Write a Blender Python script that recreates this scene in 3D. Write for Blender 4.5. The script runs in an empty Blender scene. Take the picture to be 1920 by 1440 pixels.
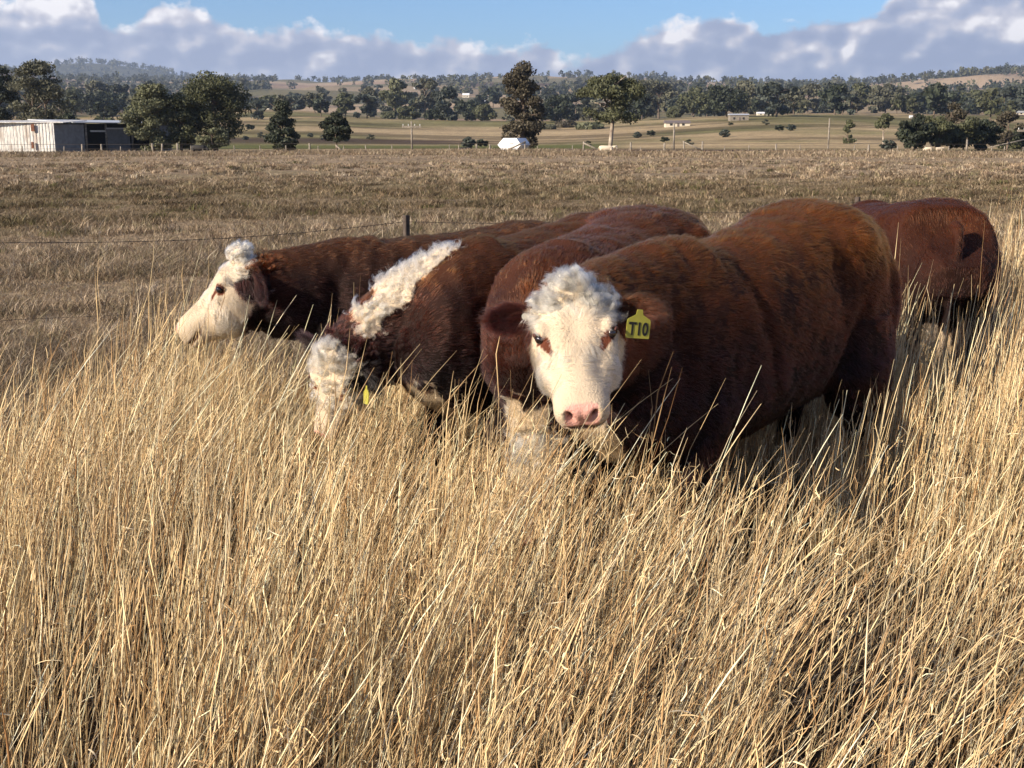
import bpy, bmesh, math, os
import numpy as np
from mathutils import Vector, Matrix

R = math.radians
scene = bpy.context.scene

# ------------------------------------------------------------------ camera
EYE = 1.65
PITCH = 12.06
F = 2200.0                       # focal length in photo pixels (1920 wide)
cam_d = bpy.data.cameras.new('camera')
cam_d.sensor_width = 36.0
cam_d.lens = 36.0 * F / 1920.0
cam_d.clip_start = 0.05
cam_d.clip_end = 20000
cam = bpy.data.objects.new('camera', cam_d)
cam.location = (0, 0, EYE)
cam.rotation_euler = (R(90 - PITCH), 0, 0)
scene.collection.objects.link(cam)
scene.camera = cam

# ------------------------------------------------------------------ sun + sky
SUN = Vector((-0.79, -0.52, 0.42)).normalized()      # towards the sun
sun_el = math.asin(SUN.z)
sun_d = bpy.data.lights.new('sun', 'SUN')
sun_d.energy = 5.0
sun_d.angle = R(0.6)
sun_d.color = (1.0, 0.86, 0.68)
sun = bpy.data.objects.new('sun', sun_d)
sun.rotation_euler = (-SUN).to_track_quat('-Z', 'Y').to_euler()
sun.location = (-20, -8, 12)
scene.collection.objects.link(sun)

scene.view_settings.view_transform = 'Standard'
scene.view_settings.look = 'None'
scene.view_settings.gamma = 1.0
scene.view_settings.use_curve_mapping = False
scene.view_settings.exposure = 0.90
cy = scene.cycles
cy.max_bounces = 6
cy.diffuse_bounces = 3
cy.glossy_bounces = 3
cy.transmission_bounces = 5
cy.transparent_max_bounces = 6
cy.volume_bounces = 0
cy.sample_clamp_indirect = 6.0
cy.caustics_reflective = False
cy.caustics_refractive = False
cy.use_denoising = True
cy.denoiser = 'OPENIMAGEDENOISE'
cy.denoising_input_passes = 'RGB_ALBEDO_NORMAL'
cy.denoising_prefilter = 'ACCURATE'


# ------------------------------------------------------------------ node helpers
def new_mat(name):
    m = bpy.data.materials.new(name)
    m.use_nodes = True
    nt = m.node_tree
    nt.nodes.clear()
    return m, nt


def N(nt, typ, **kw):
    n = nt.nodes.new(typ)
    for k, v in kw.items():
        if k.startswith('i_'):
            key = k[2:]
            key = int(key) if key.isdigit() else key.replace('_', ' ')
            n.inputs[key].default_value = v
        else:
            setattr(n, k, v)
    return n


def L(nt, a, b):
    nt.links.new(a, b)


def mathn(nt, op, a, b=None, c=None, clamp=False):
    n = nt.nodes.new('ShaderNodeMath')
    n.operation = op
    n.use_clamp = clamp
    for i, v in enumerate((a, b, c)):
        if v is None:
            continue
        if isinstance(v, (int, float)):
            n.inputs[i].default_value = v
        else:
            nt.links.new(v, n.inputs[i])
    return n.outputs[0]


def ramp(nt, fac, stops, interp='LINEAR'):
    n = nt.nodes.new('ShaderNodeValToRGB')
    n.color_ramp.interpolation = interp
    e = n.color_ramp.elements
    while len(e) < len(stops):
        e.new(0.5)
    for k, (p, c) in enumerate(stops):
        e[k].position = p
        e[k].color = (c, c, c, 1) if isinstance(c, (int, float)) else (*c, 1)
    nt.links.new(fac, n.inputs[0])
    return n.outputs[0]


def mixc(nt, fac, a, b, mode='MIX'):
    n = nt.nodes.new('ShaderNodeMix')
    n.data_type = 'RGBA'
    n.blend_type = mode
    for sock, v in ((n.inputs[0], fac), (n.inputs[6], a), (n.inputs[7], b)):
        if isinstance(v, (int, float)):
            sock.default_value = v
        elif isinstance(v, tuple):
            sock.default_value = (*v, 1) if len(v) == 3 else v
        else:
            nt.links.new(v, sock)
    return n.outputs[2]


# ------------------------------------------------------------------ world: Nishita sky with a bank of cumulus
world = bpy.data.worlds.new('World')
scene.world = world
world.use_nodes = True
wt = world.node_tree
wt.nodes.clear()
sky = N(wt, 'ShaderNodeTexSky')
sky.sky_type = 'NISHITA'
sky.sun_disc = False
sky.sun_elevation = sun_el
sky.sun_rotation = math.atan2(SUN.x, SUN.y)
sky.altitude = 400
sky.air_density = 1.0
sky.dust_density = 0.6
sky.ozone_density = 2.0
tc = N(wt, 'ShaderNodeTexCoord')
sep = N(wt, 'ShaderNodeSeparateXYZ')
L(wt, tc.outputs['Generated'], sep.inputs[0])
az = mathn(wt, 'ARCTAN2', sep.outputs[0], sep.outputs[1])            # 0 straight ahead (+y)
el = mathn(wt, 'ARCSINE', sep.outputs[2])
azd = mathn(wt, 'MULTIPLY', az, 180 / math.pi)
eld = mathn(wt, 'MULTIPLY', el, 180 / math.pi)
cv = N(wt, 'ShaderNodeCombineXYZ')
L(wt, mathn(wt, 'MULTIPLY', azd, 0.75), cv.inputs[0])
L(wt, eld, cv.inputs[1])
# cloud bank top: elevation (deg) as a function of azimuth (-30..30)
def el_of(px, py):
    return math.degrees(math.atan2((250 - py) / F, 1.0))
def az_of(px):
    return math.degrees(math.atan((px - 960) / F))
tops = [(-200, 10), (0, 40), (55, 40), (85, 5), (150, -30), (205, 12), (250, 66), (300, 48), (340, 22), (395, 30),
        (455, 62), (560, 62), (650, 64), (760, 78), (860, 88), (960, 92), (1020, 82), (1060, 118), (1130, 96), (1190, 72), (1270, 52),
        (1350, 44), (1430, 62), (1520, 56), (1600, 38), (1680, -5), (1760, -30), (1850, -40), (1960, -60)]
fc = N(wt, 'ShaderNodeFloatCurve')
cm = fc.mapping.curves[0]
AZ0, AZ1 = -30.0, 30.0
ELMAX = 12.0
pts = [((az_of(px) - AZ0) / (AZ1 - AZ0), el_of(px, py) / ELMAX) for px, py in tops]
pts = [(0.0, 0.6)] + pts + [(1.0, 0.75)]
while len(cm.points) < len(pts):
    cm.points.new(0.5, 0.5)
for q, (x_, y_) in zip(cm.points, sorted(pts)):
    q.location = (x_, y_)
fc.mapping.update()
fn = mathn(wt, 'DIVIDE', mathn(wt, 'ADD', azd, -AZ0), AZ1 - AZ0, clamp=True)
L(wt, fn, fc.inputs['Value'])
top_el = mathn(wt, 'MULTIPLY', fc.outputs[0], ELMAX)
def wnoise(scale, detail, rough, off=(0, 0, 0), vec=None):
    mp = N(wt, 'ShaderNodeMapping')
    mp.inputs['Location'].default_value = off
    L(wt, vec or cv.outputs[0], mp.inputs[0])
    n = N(wt, 'ShaderNodeTexNoise')
    n.inputs['Scale'].default_value = scale
    n.inputs['Detail'].default_value = detail
    n.inputs['Roughness'].default_value = rough
    L(wt, mp.outputs[0], n.inputs['Vector'])
    return n.outputs['Fac']
n1 = wnoise(0.62, 6, 0.47)
n1b = wnoise(0.62, 6, 0.47, (0.26, -0.30, 0))          # same field, shifted towards the sun: relief shading
n2 = wnoise(2.4, 6, 0.62, (7, 3, 1))
n3 = wnoise(0.35, 3, 0.5, (3, 11, 2))
edge = mathn(wt, 'ADD', mathn(wt, 'MULTIPLY', mathn(wt, 'SUBTRACT', n1, 0.5), 2.3),
             mathn(wt, 'MULTIPLY', mathn(wt, 'SUBTRACT', n2, 0.5), 1.0))
depth = mathn(wt, 'ADD', mathn(wt, 'SUBTRACT', top_el, eld), edge)   # >0 inside the bank
bank = mathn(wt, 'MULTIPLY', depth, 2.4, clamp=True)
# high thin sheets elsewhere in the sky
cov = ramp(wt, n3, [(0.50, 0.0), (0.72, 0.55)])
hi = mathn(wt, 'MULTIPLY', cov, mathn(wt, 'MULTIPLY', mathn(wt, 'SUBTRACT', eld, 9.0), 0.2, clamp=True))
mask = mathn(wt, 'MAXIMUM', bank, hi)
n4 = wnoise(0.62, 2.5, 0.45)
n4b = wnoise(0.62, 2.5, 0.45, (0.30, -0.34, 0))
relief = mathn(wt, 'ADD', mathn(wt, 'MULTIPLY', mathn(wt, 'SUBTRACT', n4b, n4), -2.8), mathn(wt, 'MULTIPLY', mathn(wt, 'SUBTRACT', n1b, n1), -1.2))
# sunlit towers standing in the bank
for bx, by, rx, ry, am in ((135, 38, 62, 34, .85), (365, 48, 50, 26, .45), (1240, 92, 50, 26, .35), (1368, 50, 34, 16, .35), (1650, 30, 90, 18, .55), (1500, 100, 60, 14, .3), (1860, 70, 80, 40, .5), (660, 78, 26, 12, .3), (90, 108, 50, 14, .25)):
    u_ = mathn(wt, 'MULTIPLY', mathn(wt, 'SUBTRACT', azd, az_of(bx)), 1 / (rx / F * 57.3))
    v_ = mathn(wt, 'MULTIPLY', mathn(wt, 'SUBTRACT', eld, el_of(0, by)), 1 / (ry / F * 57.3))
    r2 = mathn(wt, 'ADD', mathn(wt, 'MULTIPLY', u_, u_), mathn(wt, 'MULTIPLY', v_, v_))
    r2 = mathn(wt, 'ADD', r2, mathn(wt, 'MULTIPLY', mathn(wt, 'SUBTRACT', n1, .5), 3.0))
    relief = mathn(wt, 'ADD', relief, mathn(wt, 'MULTIPLY', mathn(wt, 'SUBTRACT', 1.25, r2, clamp=True), am))
lit = mathn(wt, 'ADD', mathn(wt, 'MULTIPLY', mathn(wt, 'SUBTRACT', 1.1, depth), 0.50, clamp=True), relief)
lit = mathn(wt, 'ADD', lit, mathn(wt, 'MULTIPLY', mathn(wt, 'SUBTRACT', n2, 0.5), 0.28))
lit = mathn(wt, 'ADD', lit, 0.22, clamp=True)
ccol = ramp(wt, lit, [(0.0, (3.8, 4.4, 6.3)), (0.42, (5.0, 5.5, 7.2)), (0.72, (7.6, 7.5, 8.4)), (1.0, (12.5, 12.0, 12.0))])
CL = wt.nodes[-1]
skymul = mixc(wt, 1.0, sky.outputs[0], (0.86, 1.16, 1.60), 'MULTIPLY')
skyc = mixc(wt, mathn(wt, 'MULTIPLY', mask, 0.96), skymul, ccol)
bg = N(wt, 'ShaderNodeBackground')
bg.inputs['Strength'].default_value = 0.05
L(wt, skyc, bg.inputs['Color'])
wo = N(wt, 'ShaderNodeOutputWorld')
L(wt, bg.outputs[0], wo.inputs[0])
CLOUD_RAMP = [n for n in wt.nodes if n.bl_idname == 'ShaderNodeValToRGB'][-1]

# ------------------------------------------------------------------ maths helpers
HAIRQ = 1.0
GRASSQ = 1.0
PASTQ = 1.5
rng = np.random.default_rng(11)


def hash3(i, j, k, seed=0):
    h = (i.astype(np.int64) * 374761393 + j.astype(np.int64) * 668265263 + k.astype(np.int64) * 2147483647 + seed * 974634777) & 0xFFFFFFFF
    h = ((h ^ (h >> 13)) * 1274126177) & 0xFFFFFFFF
    h = ((h ^ (h >> 16)) * 2246822519) & 0xFFFFFFFF
    h = h ^ (h >> 15)
    return (h & 0xFFFFFF) / float(0xFFFFFF)


def vnoise(p, scale=1.0, seed=0):
    """smooth value noise in 0..1, p (n,3)"""
    q = p * scale
    i = np.floor(q).astype(np.int64)
    f = q - i
    f = f * f * (3 - 2 * f)
    out = 0
    for dx in (0, 1):
        for dy in (0, 1):
            for dz in (0, 1):
                w = (f[:, 0] if dx else 1 - f[:, 0]) * (f[:, 1] if dy else 1 - f[:, 1]) * (f[:, 2] if dz else 1 - f[:, 2])
                out = out + w * hash3(i[:, 0] + dx, i[:, 1] + dy, i[:, 2] + dz, seed)
    return out


def fbm(p, scale=1.0, seed=0, oct=4):
    s = 0
    a = 0.5
    t = 0
    for o in range(oct):
        s = s + a * vnoise(p, scale * 2 ** o, seed + o * 17)
        t += a
        a *= 0.5
    return s / t


def vn3(p, scale, seed=0):
    return np.stack([vnoise(p, scale, seed + k * 101) - 0.5 for k in range(3)], 1) * 2


def nrm(v):
    return v / np.maximum(np.linalg.norm(v, axis=-1, keepdims=True), 1e-9)


def sm(x, a, b):
    t = np.clip((x - a) / (b - a), 0, 1)
    return t * t * (3 - 2 * t)


CP, SP = math.cos(R(PITCH)), math.sin(R(PITCH))


def P(px, py, Y):
    """world point seen at photo pixel (px, py) at forward distance Y"""
    a, b = (px - 960) / F, (720 - py) / F
    d = (a, CP + b * SP, -SP + b * CP)
    k = Y / d[1]
    return Vector((d[0] * k, Y, EYE + d[2] * k))


def XatPX(px, Y):
    return (px - 960) / F * Y


# ------------------------------------------------------------------ object helpers
def link(o, parent=None):
    scene.collection.objects.link(o)
    if parent is not None:
        o.parent = parent
    return o


def tag(o, label=None, cat=None, group=None, kind=None):
    if label: o['label'] = label
    if cat: o['category'] = cat
    if group: o['group'] = group
    if kind: o['kind'] = kind
    return o


def empty(name, loc=(0, 0, 0), rz=0.0, scale=1.0):
    o = bpy.data.objects.new(name, None)
    o.location = loc
    o.rotation_euler = (0, 0, rz)
    o.scale = (scale,) * 3
    o.empty_display_size = 0.2
    return link(o)


def mesh_np(name, verts, faces, mat=None, cols=None, smooth=False, attr='tint'):
    """verts (n,3); faces (m,k) equal-sized polygons, numpy"""
    me = bpy.data.meshes.new(name)
    verts = np.asarray(verts, np.float32)
    faces = np.asarray(faces, np.int32)
    m, k = faces.shape
    me.vertices.add(len(verts))
    me.vertices.foreach_set('co', verts.ravel())
    me.loops.add(m * k)
    me.loops.foreach_set('vertex_index', faces.ravel())
    me.polygons.add(m)
    me.polygons.foreach_set('loop_start', np.arange(0, m * k, k, dtype=np.int32))
    try:
        me.polygons.foreach_set('loop_total', np.full(m, k, np.int32))
    except Exception:
        pass
    me.update(calc_edges=True)
    if smooth:
        me.polygons.foreach_set('use_smooth', np.ones(m, bool))
    if cols is not None:
        a = me.attributes.new(attr, 'FLOAT_COLOR', 'POINT')
        c = np.ones((len(verts), 4), np.float32)
        c[:, :3] = cols
        a.data.foreach_set('color', c.ravel())
    if mat: me.materials.append(mat)
    return me


class MB:
    """collects boxes, bars, tubes and prisms into one mesh"""
    def __init__(s):
        s.bm = bmesh.new()

    def box(s, x0, y0, z0, x1, y1, z1, rz=0, c=None):
        vs = [s.bm.verts.new(v) for v in ((x0, y0, z0), (x1, y0, z0), (x1, y1, z0), (x0, y1, z0), (x0, y0, z1), (x1, y0, z1), (x1, y1, z1), (x0, y1, z1))]
        for f in ((0, 3, 2, 1), (4, 5, 6, 7), (0, 1, 5, 4), (1, 2, 6, 5), (2, 3, 7, 6), (3, 0, 4, 7)):
            s.bm.faces.new([vs[i] for i in f])
        return s

    def tube(s, pts, rad, n=8, smooth=True):
        pts = [Vector(p) for p in pts]
        rad = rad if hasattr(rad, '__len__') else [rad] * len(pts)
        rings = []
        for i, p in enumerate(pts):
            t = (pts[min(i + 1, len(pts) - 1)] - pts[max(i - 1, 0)]).normalized()
            ref = Vector((0, 0, 1)) if abs(t.z) < 0.9 else Vector((1, 0, 0))
            a = t.cross(ref).normalized()
            b = t.cross(a).normalized()
            rings.append([s.bm.verts.new(p + (a * math.cos(2 * math.pi * k / n) + b * math.sin(2 * math.pi * k / n)) * rad[i]) for k in range(n)])
        for r0, r1 in zip(rings, rings[1:]):
            for k in range(n):
                f = s.bm.faces.new((r0[k], r0[(k + 1) % n], r1[(k + 1) % n], r1[k]))
                f.smooth = smooth
        s.bm.faces.new(rings[0]); s.bm.faces.new(rings[-1][::-1])
        return s

    def prism(s, poly, axis, a0, a1):
        """poly: 2-D points; extruded along axis 0/1/2 from a0 to a1"""
        def mk(p, a):
            q = list(p)
            q.insert(axis, a)
            return s.bm.verts.new(q)
        A = [mk(p, a0) for p in poly]
        B = [mk(p, a1) for p in poly]
        s.bm.faces.new(A); s.bm.faces.new(B[::-1])
        n = len(poly)
        for k in range(n):
            s.bm.faces.new((A[k], B[k], B[(k + 1) % n], A[(k + 1) % n]))
        return s

    def build(s, name, mat, parent=None):
        bmesh.ops.recalc_face_normals(s.bm, faces=s.bm.faces)
        me = bpy.data.meshes.new(name)
        s.bm.to_mesh(me)
        s.bm.free()
        me.materials.append(mat)
        return link(bpy.data.objects.new(name, me), parent)


def ribbons(paths, width, side, cols):
    """flat blades: paths (n,k,3), width (n,k), side (n,3) -> verts, quads, colours"""
    n, k, _ = paths.shape
    off = side[:, None, :] * (width * 0.5)[:, :, None]
    v = np.stack([paths - off, paths + off], 2).reshape(-1, 3)
    base = (np.arange(n) * k * 2)[:, None] + (np.arange(k - 1) * 2)[None, :]
    f = np.stack([base, base + 1, base + 3, base + 2], -1).reshape(-1, 4)
    c = np.repeat(cols.reshape(n, -1, 3) if cols.ndim == 3 else np.repeat(cols[:, None, :], k, 1), 2, axis=1).reshape(-1, 3)
    return v, f, c


def prisms(paths, rad, cols):
    """three-sided stems: paths (n,k,3), rad (n,k)"""
    n, k, _ = paths.shape
    ang = rng.uniform(0, 6.28, n)
    vs = []
    for j in range(3):
        a = ang + j * 2.0944
        off = np.stack([np.cos(a), np.sin(a), np.zeros(n)], 1)
        vs.append(paths + off[:, None, :] * rad[:, :, None])
    v = np.stack(vs, 2).reshape(-1, 3)
    base = (np.arange(n) * k * 3)[:, None] + (np.arange(k - 1) * 3)[None, :]
    fs = []
    for j in range(3):
        j2 = (j + 1) % 3
        fs.append(np.stack([base + j, base + j2, base + 3 + j2, base + 3 + j], -1))
    f = np.stack(fs, 2).reshape(-1, 4)
    c = np.repeat(cols if cols.ndim == 3 else np.repeat(cols[:, None, :], k, 1), 3, axis=1).reshape(-1, 3)
    return v, f, c


def join_geo(lst):
    V, Fc, C = [], [], []
    o = 0
    for v, f, c in lst:
        V.append(v); Fc.append(f + o); C.append(c)
        o += len(v)
    return np.concatenate(V), np.concatenate(Fc), np.concatenate(C)


# ------------------------------------------------------------------ materials
def leafy(name, transl=0.3, rough=0.6, spec=0.25, hue_noise=None):
    m, nt = new_mat(name)
    at = N(nt, 'ShaderNodeAttribute', attribute_name='tint')
    col = at.outputs['Color']
    p = N(nt, 'ShaderNodeBsdfPrincipled')
    p.inputs['Roughness'].default_value = rough
    p.inputs['Specular IOR Level'].default_value = spec
    L(nt, col, p.inputs['Base Color'])
    t = N(nt, 'ShaderNodeBsdfTranslucent')
    L(nt, col, t.inputs['Color'])
    mx = N(nt, 'ShaderNodeMixShader')
    mx.inputs[0].default_value = transl
    L(nt, p.outputs[0], mx.inputs[1])
    L(nt, t.outputs[0], mx.inputs[2])
    o = N(nt, 'ShaderNodeOutputMaterial')
    L(nt, mx.outputs[0], o.inputs[0])
    return m


def simple(name, col, rough=0.7, metal=0.0, spec=0.4, noise=0.0, nscale=8.0, col2=None, bump=0.0, coords='Object'):
    m, nt = new_mat(name)
    p = N(nt, 'ShaderNodeBsdfPrincipled')
    p.inputs['Roughness'].default_value = rough
    p.inputs['Metallic'].default_value = metal
    p.inputs['Specular IOR Level'].default_value = spec
    t = N(nt, 'ShaderNodeTexCoord')
    n = N(nt, 'ShaderNodeTexNoise')
    n.inputs['Scale'].default_value = nscale
    n.inputs['Detail'].default_value = 5
    L(nt, t.outputs[coords], n.inputs['Vector'])
    c2 = col2 or tuple(c * (1 - noise) for c in col)
    f = ramp(nt, n.outputs['Fac'], [(0.35, 0.0), (0.65, 1.0)])
    L(nt, mixc(nt, f, col, c2), p.inputs['Base Color'])
    if bump:
        b = N(nt, 'ShaderNodeBump')
        b.inputs['Strength'].default_value = bump
        L(nt, n.outputs['Fac'], b.inputs['Height'])
        L(nt, b.outputs[0], p.inputs['Normal'])
    o = N(nt, 'ShaderNodeOutputMaterial')
    L(nt, p.outputs[0], o.inputs[0])
    return m


M_straw = leafy('dry_straw', 0.07, 0.5, 0.35)
M_pasture = leafy('pasture_blades', 0.15, 0.8, 0.1)
M_leaf = leafy('gum_foliage', 0.22, 0.6, 0.25)
M_bark = simple('bark', (0.16, 0.12, 0.09), 0.9, noise=0.5, nscale=3.0, bump=0.4)
M_palebark = simple('pale_bark', (0.42, 0.36, 0.28), 0.85, nscale=1.2, col2=(0.14, 0.10, 0.08))
M_greywood = simple('grey_timber', (0.30, 0.26, 0.21), 0.9, noise=0.5, nscale=6.0)
M_white = simple('white_paint', (0.78, 0.79, 0.80), 0.45, noise=0.12, nscale=2.0)
M_dark = simple('dark_void', (0.02, 0.02, 0.022), 0.8, noise=0.3)
M_steel = simple('weathered_steel', (0.10, 0.075, 0.06), 0.7, noise=0.4, nscale=30, metal=0.2)
M_wire = simple('rusty_wire', (0.085, 0.068, 0.055), 0.75, noise=0.4, nscale=30, metal=0.2)


# ================================================================== TERRAIN
DK = np.array([0, 104, 125, 165, 220, 300, 420, 600, 900, 1400, 2100])
YK = np.array([0, 285, 281.5, 277.5, 270, 256, 243, 228, 208, 189, 172.0])
SKY_PX = np.array([-900, 0, 60, 110, 170, 220, 330, 400, 480, 700, 900, 1000, 1100, 1300, 1500, 1700, 1850, 1920, 2800])
SKY_PY = np.array([150, 143, 152, 158, 160, 160, 160, 162, 164, 164, 158, 154, 154, 166, 170, 165, 153, 150, 150.0])


def height(x, y):
    x = np.asarray(x, float); y = np.asarray(y, float)
    d = np.hypot(x, y)
    az_ = np.arctan2(x, np.maximum(y, 1e-6))
    az_ = np.where(y <= 0, np.sign(x) * 1.57, az_)
    px = 960 + F * np.tan(np.clip(az_, -.75, .75))
    yk = np.interp(d, DK, YK)
    sk = np.interp(px, SKY_PX, SKY_PY)
    far = sm(d, 700, 2700)
    yv = yk * (1 - far) + sk * far
    # the slope on the right rises sooner (grassy spur), the left middle stays low
    spur = np.exp(-((px - 1480) / 330.0) ** 2) * (sm(d, 150, 260) - .8 * sm(d, 360, 700))
    spur2 = np.exp(-((px - 560) / 300.0) ** 2) * (sm(d, 200, 330) - sm(d, 420, 800))
    yv = yv - spur * 20 - spur2 * 12
    z = EYE - (yv - 250) * d / F
    pp = np.stack([x, y, x * 0], -1).reshape(-1, 3)
    nz = (fbm(pp, 1 / 210.0, 3, 3) - .5).reshape(x.shape)
    z = z + nz * np.clip((d - 170) / 900, 0, 1.2) * 26
    # distant wooded hill at the left
    hx_, hy_ = XatPX(185, 4300), 4300.0
    r = np.sqrt(((x - hx_ - np.clip(x - hx_, 0, 1e9) * .55) / 210) ** 2 + ((y - hy_) / 500) ** 2)
    crest = EYE + (250 - 113) * 4300 / F
    base = EYE + (250 - 160) * 4300 / F
    z = np.where(d > 2700, z * 0 + EYE + (250 - np.interp(px, SKY_PX, SKY_PY) - 6) * d / F * .92, z)
    z = z + (crest - base) * np.exp(-r ** 2 * 1.2) * sm(d, 3200, 3900) * .90
    near = sm(d, 90, 125)
    micro = (fbm(pp, .8, 7, 3) - .5).reshape(x.shape) * .10 * sm(d, 4, 14) + (fbm(pp, .07, 8, 2) - .5).reshape(x.shape) * .35 * sm(d, 14, 50)
    zn = micro
    return np.where(d < 90, zn, zn * (1 - near) + z * near)


def terrain_colour(x, y):
    d = np.hypot(x, y)
    px = 960 + F * x / np.maximum(y, 1)
    p = np.stack([x, y, x * 0], 1)
    f1 = fbm(p, .35, 51, 4)[:, None]
    f2 = fbm(p, .045, 52, 3)[:, None]
    tan = np.array([.29, .218, .142]); brown = np.array([.125, .088, .050]); green = np.array([.150, .132, .062])
    c = tan * (.75 + .5 * f1)
    # bands of the grazed paddock
    band = (.35 + .65 * sm(fbm(p, .12, 57, 3), .38, .58)) * sm(d + (f2[:, 0] - .5) * 14, 19, 25) * (1 - sm(d + (f2[:, 0] - .5) * 22, 38, 50))
    c = c * (1 - .75 * band[:, None]) + (brown * 1.0 + green * .25) * (.8 + .5 * f1) * .75 * band[:, None]
    g = sm(f2[:, 0] * .7 + f1[:, 0] * .3, .52, .66)[:, None] * .5
    c = c * (1 - g) + green * 1.15 * g
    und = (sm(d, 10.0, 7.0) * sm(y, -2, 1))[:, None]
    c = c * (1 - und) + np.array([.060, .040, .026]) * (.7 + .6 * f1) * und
    out = sm(d, 98, 104)[:, None]
    olive = np.array([.150, .135, .060]); soil = np.array([.070, .045, .036]); straw_ = np.array([.36, .27, .155])
    fz = fbm(p, 1 / 45.0, 61, 4)[:, None]
    fz = sm(fz, .30, .62); far = olive * (.75 + .5 * f1) * (1 - fz) * 1.15 + straw_ * fz * (.8 + .4 * f1)
    stre = fbm(np.stack([x * .25, y * 1.3, x * 0], 1), 1 / 14.0, 63, 4)[:, None]
    far = far * (1 - .45 * sm(stre, .52, .66)) * (1 + .20 * sm(stre, .46, .34))
    # ploughed strip, then a green crop strip
    m = (sm(d, 108, 112) * (1 - sm(d, 150, 158)) * (0.35 + .65 * sm(px, 980, 1040) * (1 - sm(px, 1540, 1640))))[:, None]
    far = far * (1 - m) + soil * (.9 + .2 * f1) * m
    m = (sm(d, 160, 165) * (1 - sm(d, 215, 230)) * sm(px, 300, 460) * (1 - sm(px, 1100, 1200)))[:, None]
    far = far * (1 - m) + np.array([.125, .128, .045]) * (.85 + .3 * f1) * m
    m = (sm(d, 232, 240) * (1 - sm(d, 262, 275)) * sm(px, 300, 460) * (1 - sm(px, 800, 1000)))[:, None] * .8
    far = far * (1 - m) + soil * m
    # pale stubble paddocks on the far slopes
    cell = 150.0
    ix, iy = np.floor((x + y * .2) / (cell * 1.7)), np.floor((y + 40 * np.sin(x / 200)) / cell)
    hsh = hash3(ix.astype(int), iy.astype(int), ix.astype(int) * 0, 77)
    pal = np.array([[.30, .21, .145], [.26, .20, .125], [.13, .12, .07], [.11, .08, .06], [.36, .27, .18], [.16, .14, .08]])
    pc = pal[(hsh * 5.99).astype(int)]
    m = sm(d, 480, 620)[:, None]
    far = far * (1 - m) + pc * (.85 + .3 * f1) * m
    m = sm(d, 3000, 3400)[:, None]
    far = far * (1 - m) + np.array([.085, .085, .055]) * m
    return np.clip(c * (1 - out) + far * out, 0, 1)


NA, NR = 620, 330
aa = np.concatenate([np.linspace(-math.pi, -.62, 60, endpoint=False), np.linspace(-.62, .62, NA), np.linspace(.62, math.pi, 60)[1:-1]])
rr = np.concatenate([np.linspace(.4, 12, 60), np.geomspace(12, 6300, NR)[1:]])
AA, RR = np.meshgrid(aa, rr, indexing='ij')
X_, Y_ = RR * np.sin(AA), RR * np.cos(AA)
Z_ = height(X_, Y_)
na, nr_ = AA.shape
V = np.stack([X_, Y_, Z_], -1).reshape(-1, 3)
V = np.concatenate([V, [[0, 0, 0]]])
i0 = np.arange(na)[:, None] * nr_ + np.arange(nr_ - 1)[None]
i1 = ((np.arange(na) + 1) % na)[:, None] * nr_ + np.arange(nr_ - 1)[None]
Fq = np.stack([i0, i0 + 1, i1 + 1, i1], -1).reshape(-1, 4)
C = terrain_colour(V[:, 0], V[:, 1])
M_ground, nt = new_mat('paddock_soil_and_grass')
at = N(nt, 'ShaderNodeAttribute', attribute_name='tint')
tcg = N(nt, 'ShaderNodeTexCoord')
def gn(scale, det=6, ro=.65):
    n = N(nt, 'ShaderNodeTexNoise')
    n.inputs['Scale'].default_value = scale
    n.inputs['Detail'].default_value = det
    n.inputs['Roughness'].default_value = ro
    L(nt, tcg.outputs['Object'], n.inputs['Vector'])
    return n.outputs['Fac']
ga, gb, gc = gn(3.2), gn(.6), gn(22.0, 4)
f = mathn(nt, 'ADD', mathn(nt, 'MULTIPLY', ga, .5), mathn(nt, 'MULTIPLY', gc, .5))
v = ramp(nt, f, [(.32, .42), (.50, .95), (.66, 1.75)])
v2 = ramp(nt, gb, [(.3, .72), (.7, 1.25)])
col = mixc(nt, 1.0, at.outputs['Color'], v, 'MULTIPLY')
col = mixc(nt, 1.0, col, v2, 'MULTIPLY')
pb = N(nt, 'ShaderNodeBsdfPrincipled')
pb.inputs['Roughness'].default_value = 1.0
pb.inputs['Specular IOR Level'].default_value = .05
L(nt, col, pb.inputs['Base Color'])
bp = N(nt, 'ShaderNodeBump')
bp.inputs['Strength'].default_value = .9
bp.inputs['Distance'].default_value = .12
L(nt, f, bp.inputs['Height'])
L(nt, bp.outputs[0], pb.inputs['Normal'])
o = N(nt, 'ShaderNodeOutputMaterial')
L(nt, pb.outputs[0], o.inputs[0])
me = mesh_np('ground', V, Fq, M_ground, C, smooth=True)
ground = link(bpy.data.objects.new('ground', me))
tag(ground, kind='structure')


def gz(x, y):
    return float(height(np.array([x]), np.array([y]))[0])

# ================================================================== TREES
LEAF = {'olive': (.085, .090, .046), 'dark': (.038, .046, .028), 'grey': (.105, .105, .070), 'pale': (.125, .130, .072), 'brown': (.082, .070, .046), 'blue': (.060, .070, .055)}


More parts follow.
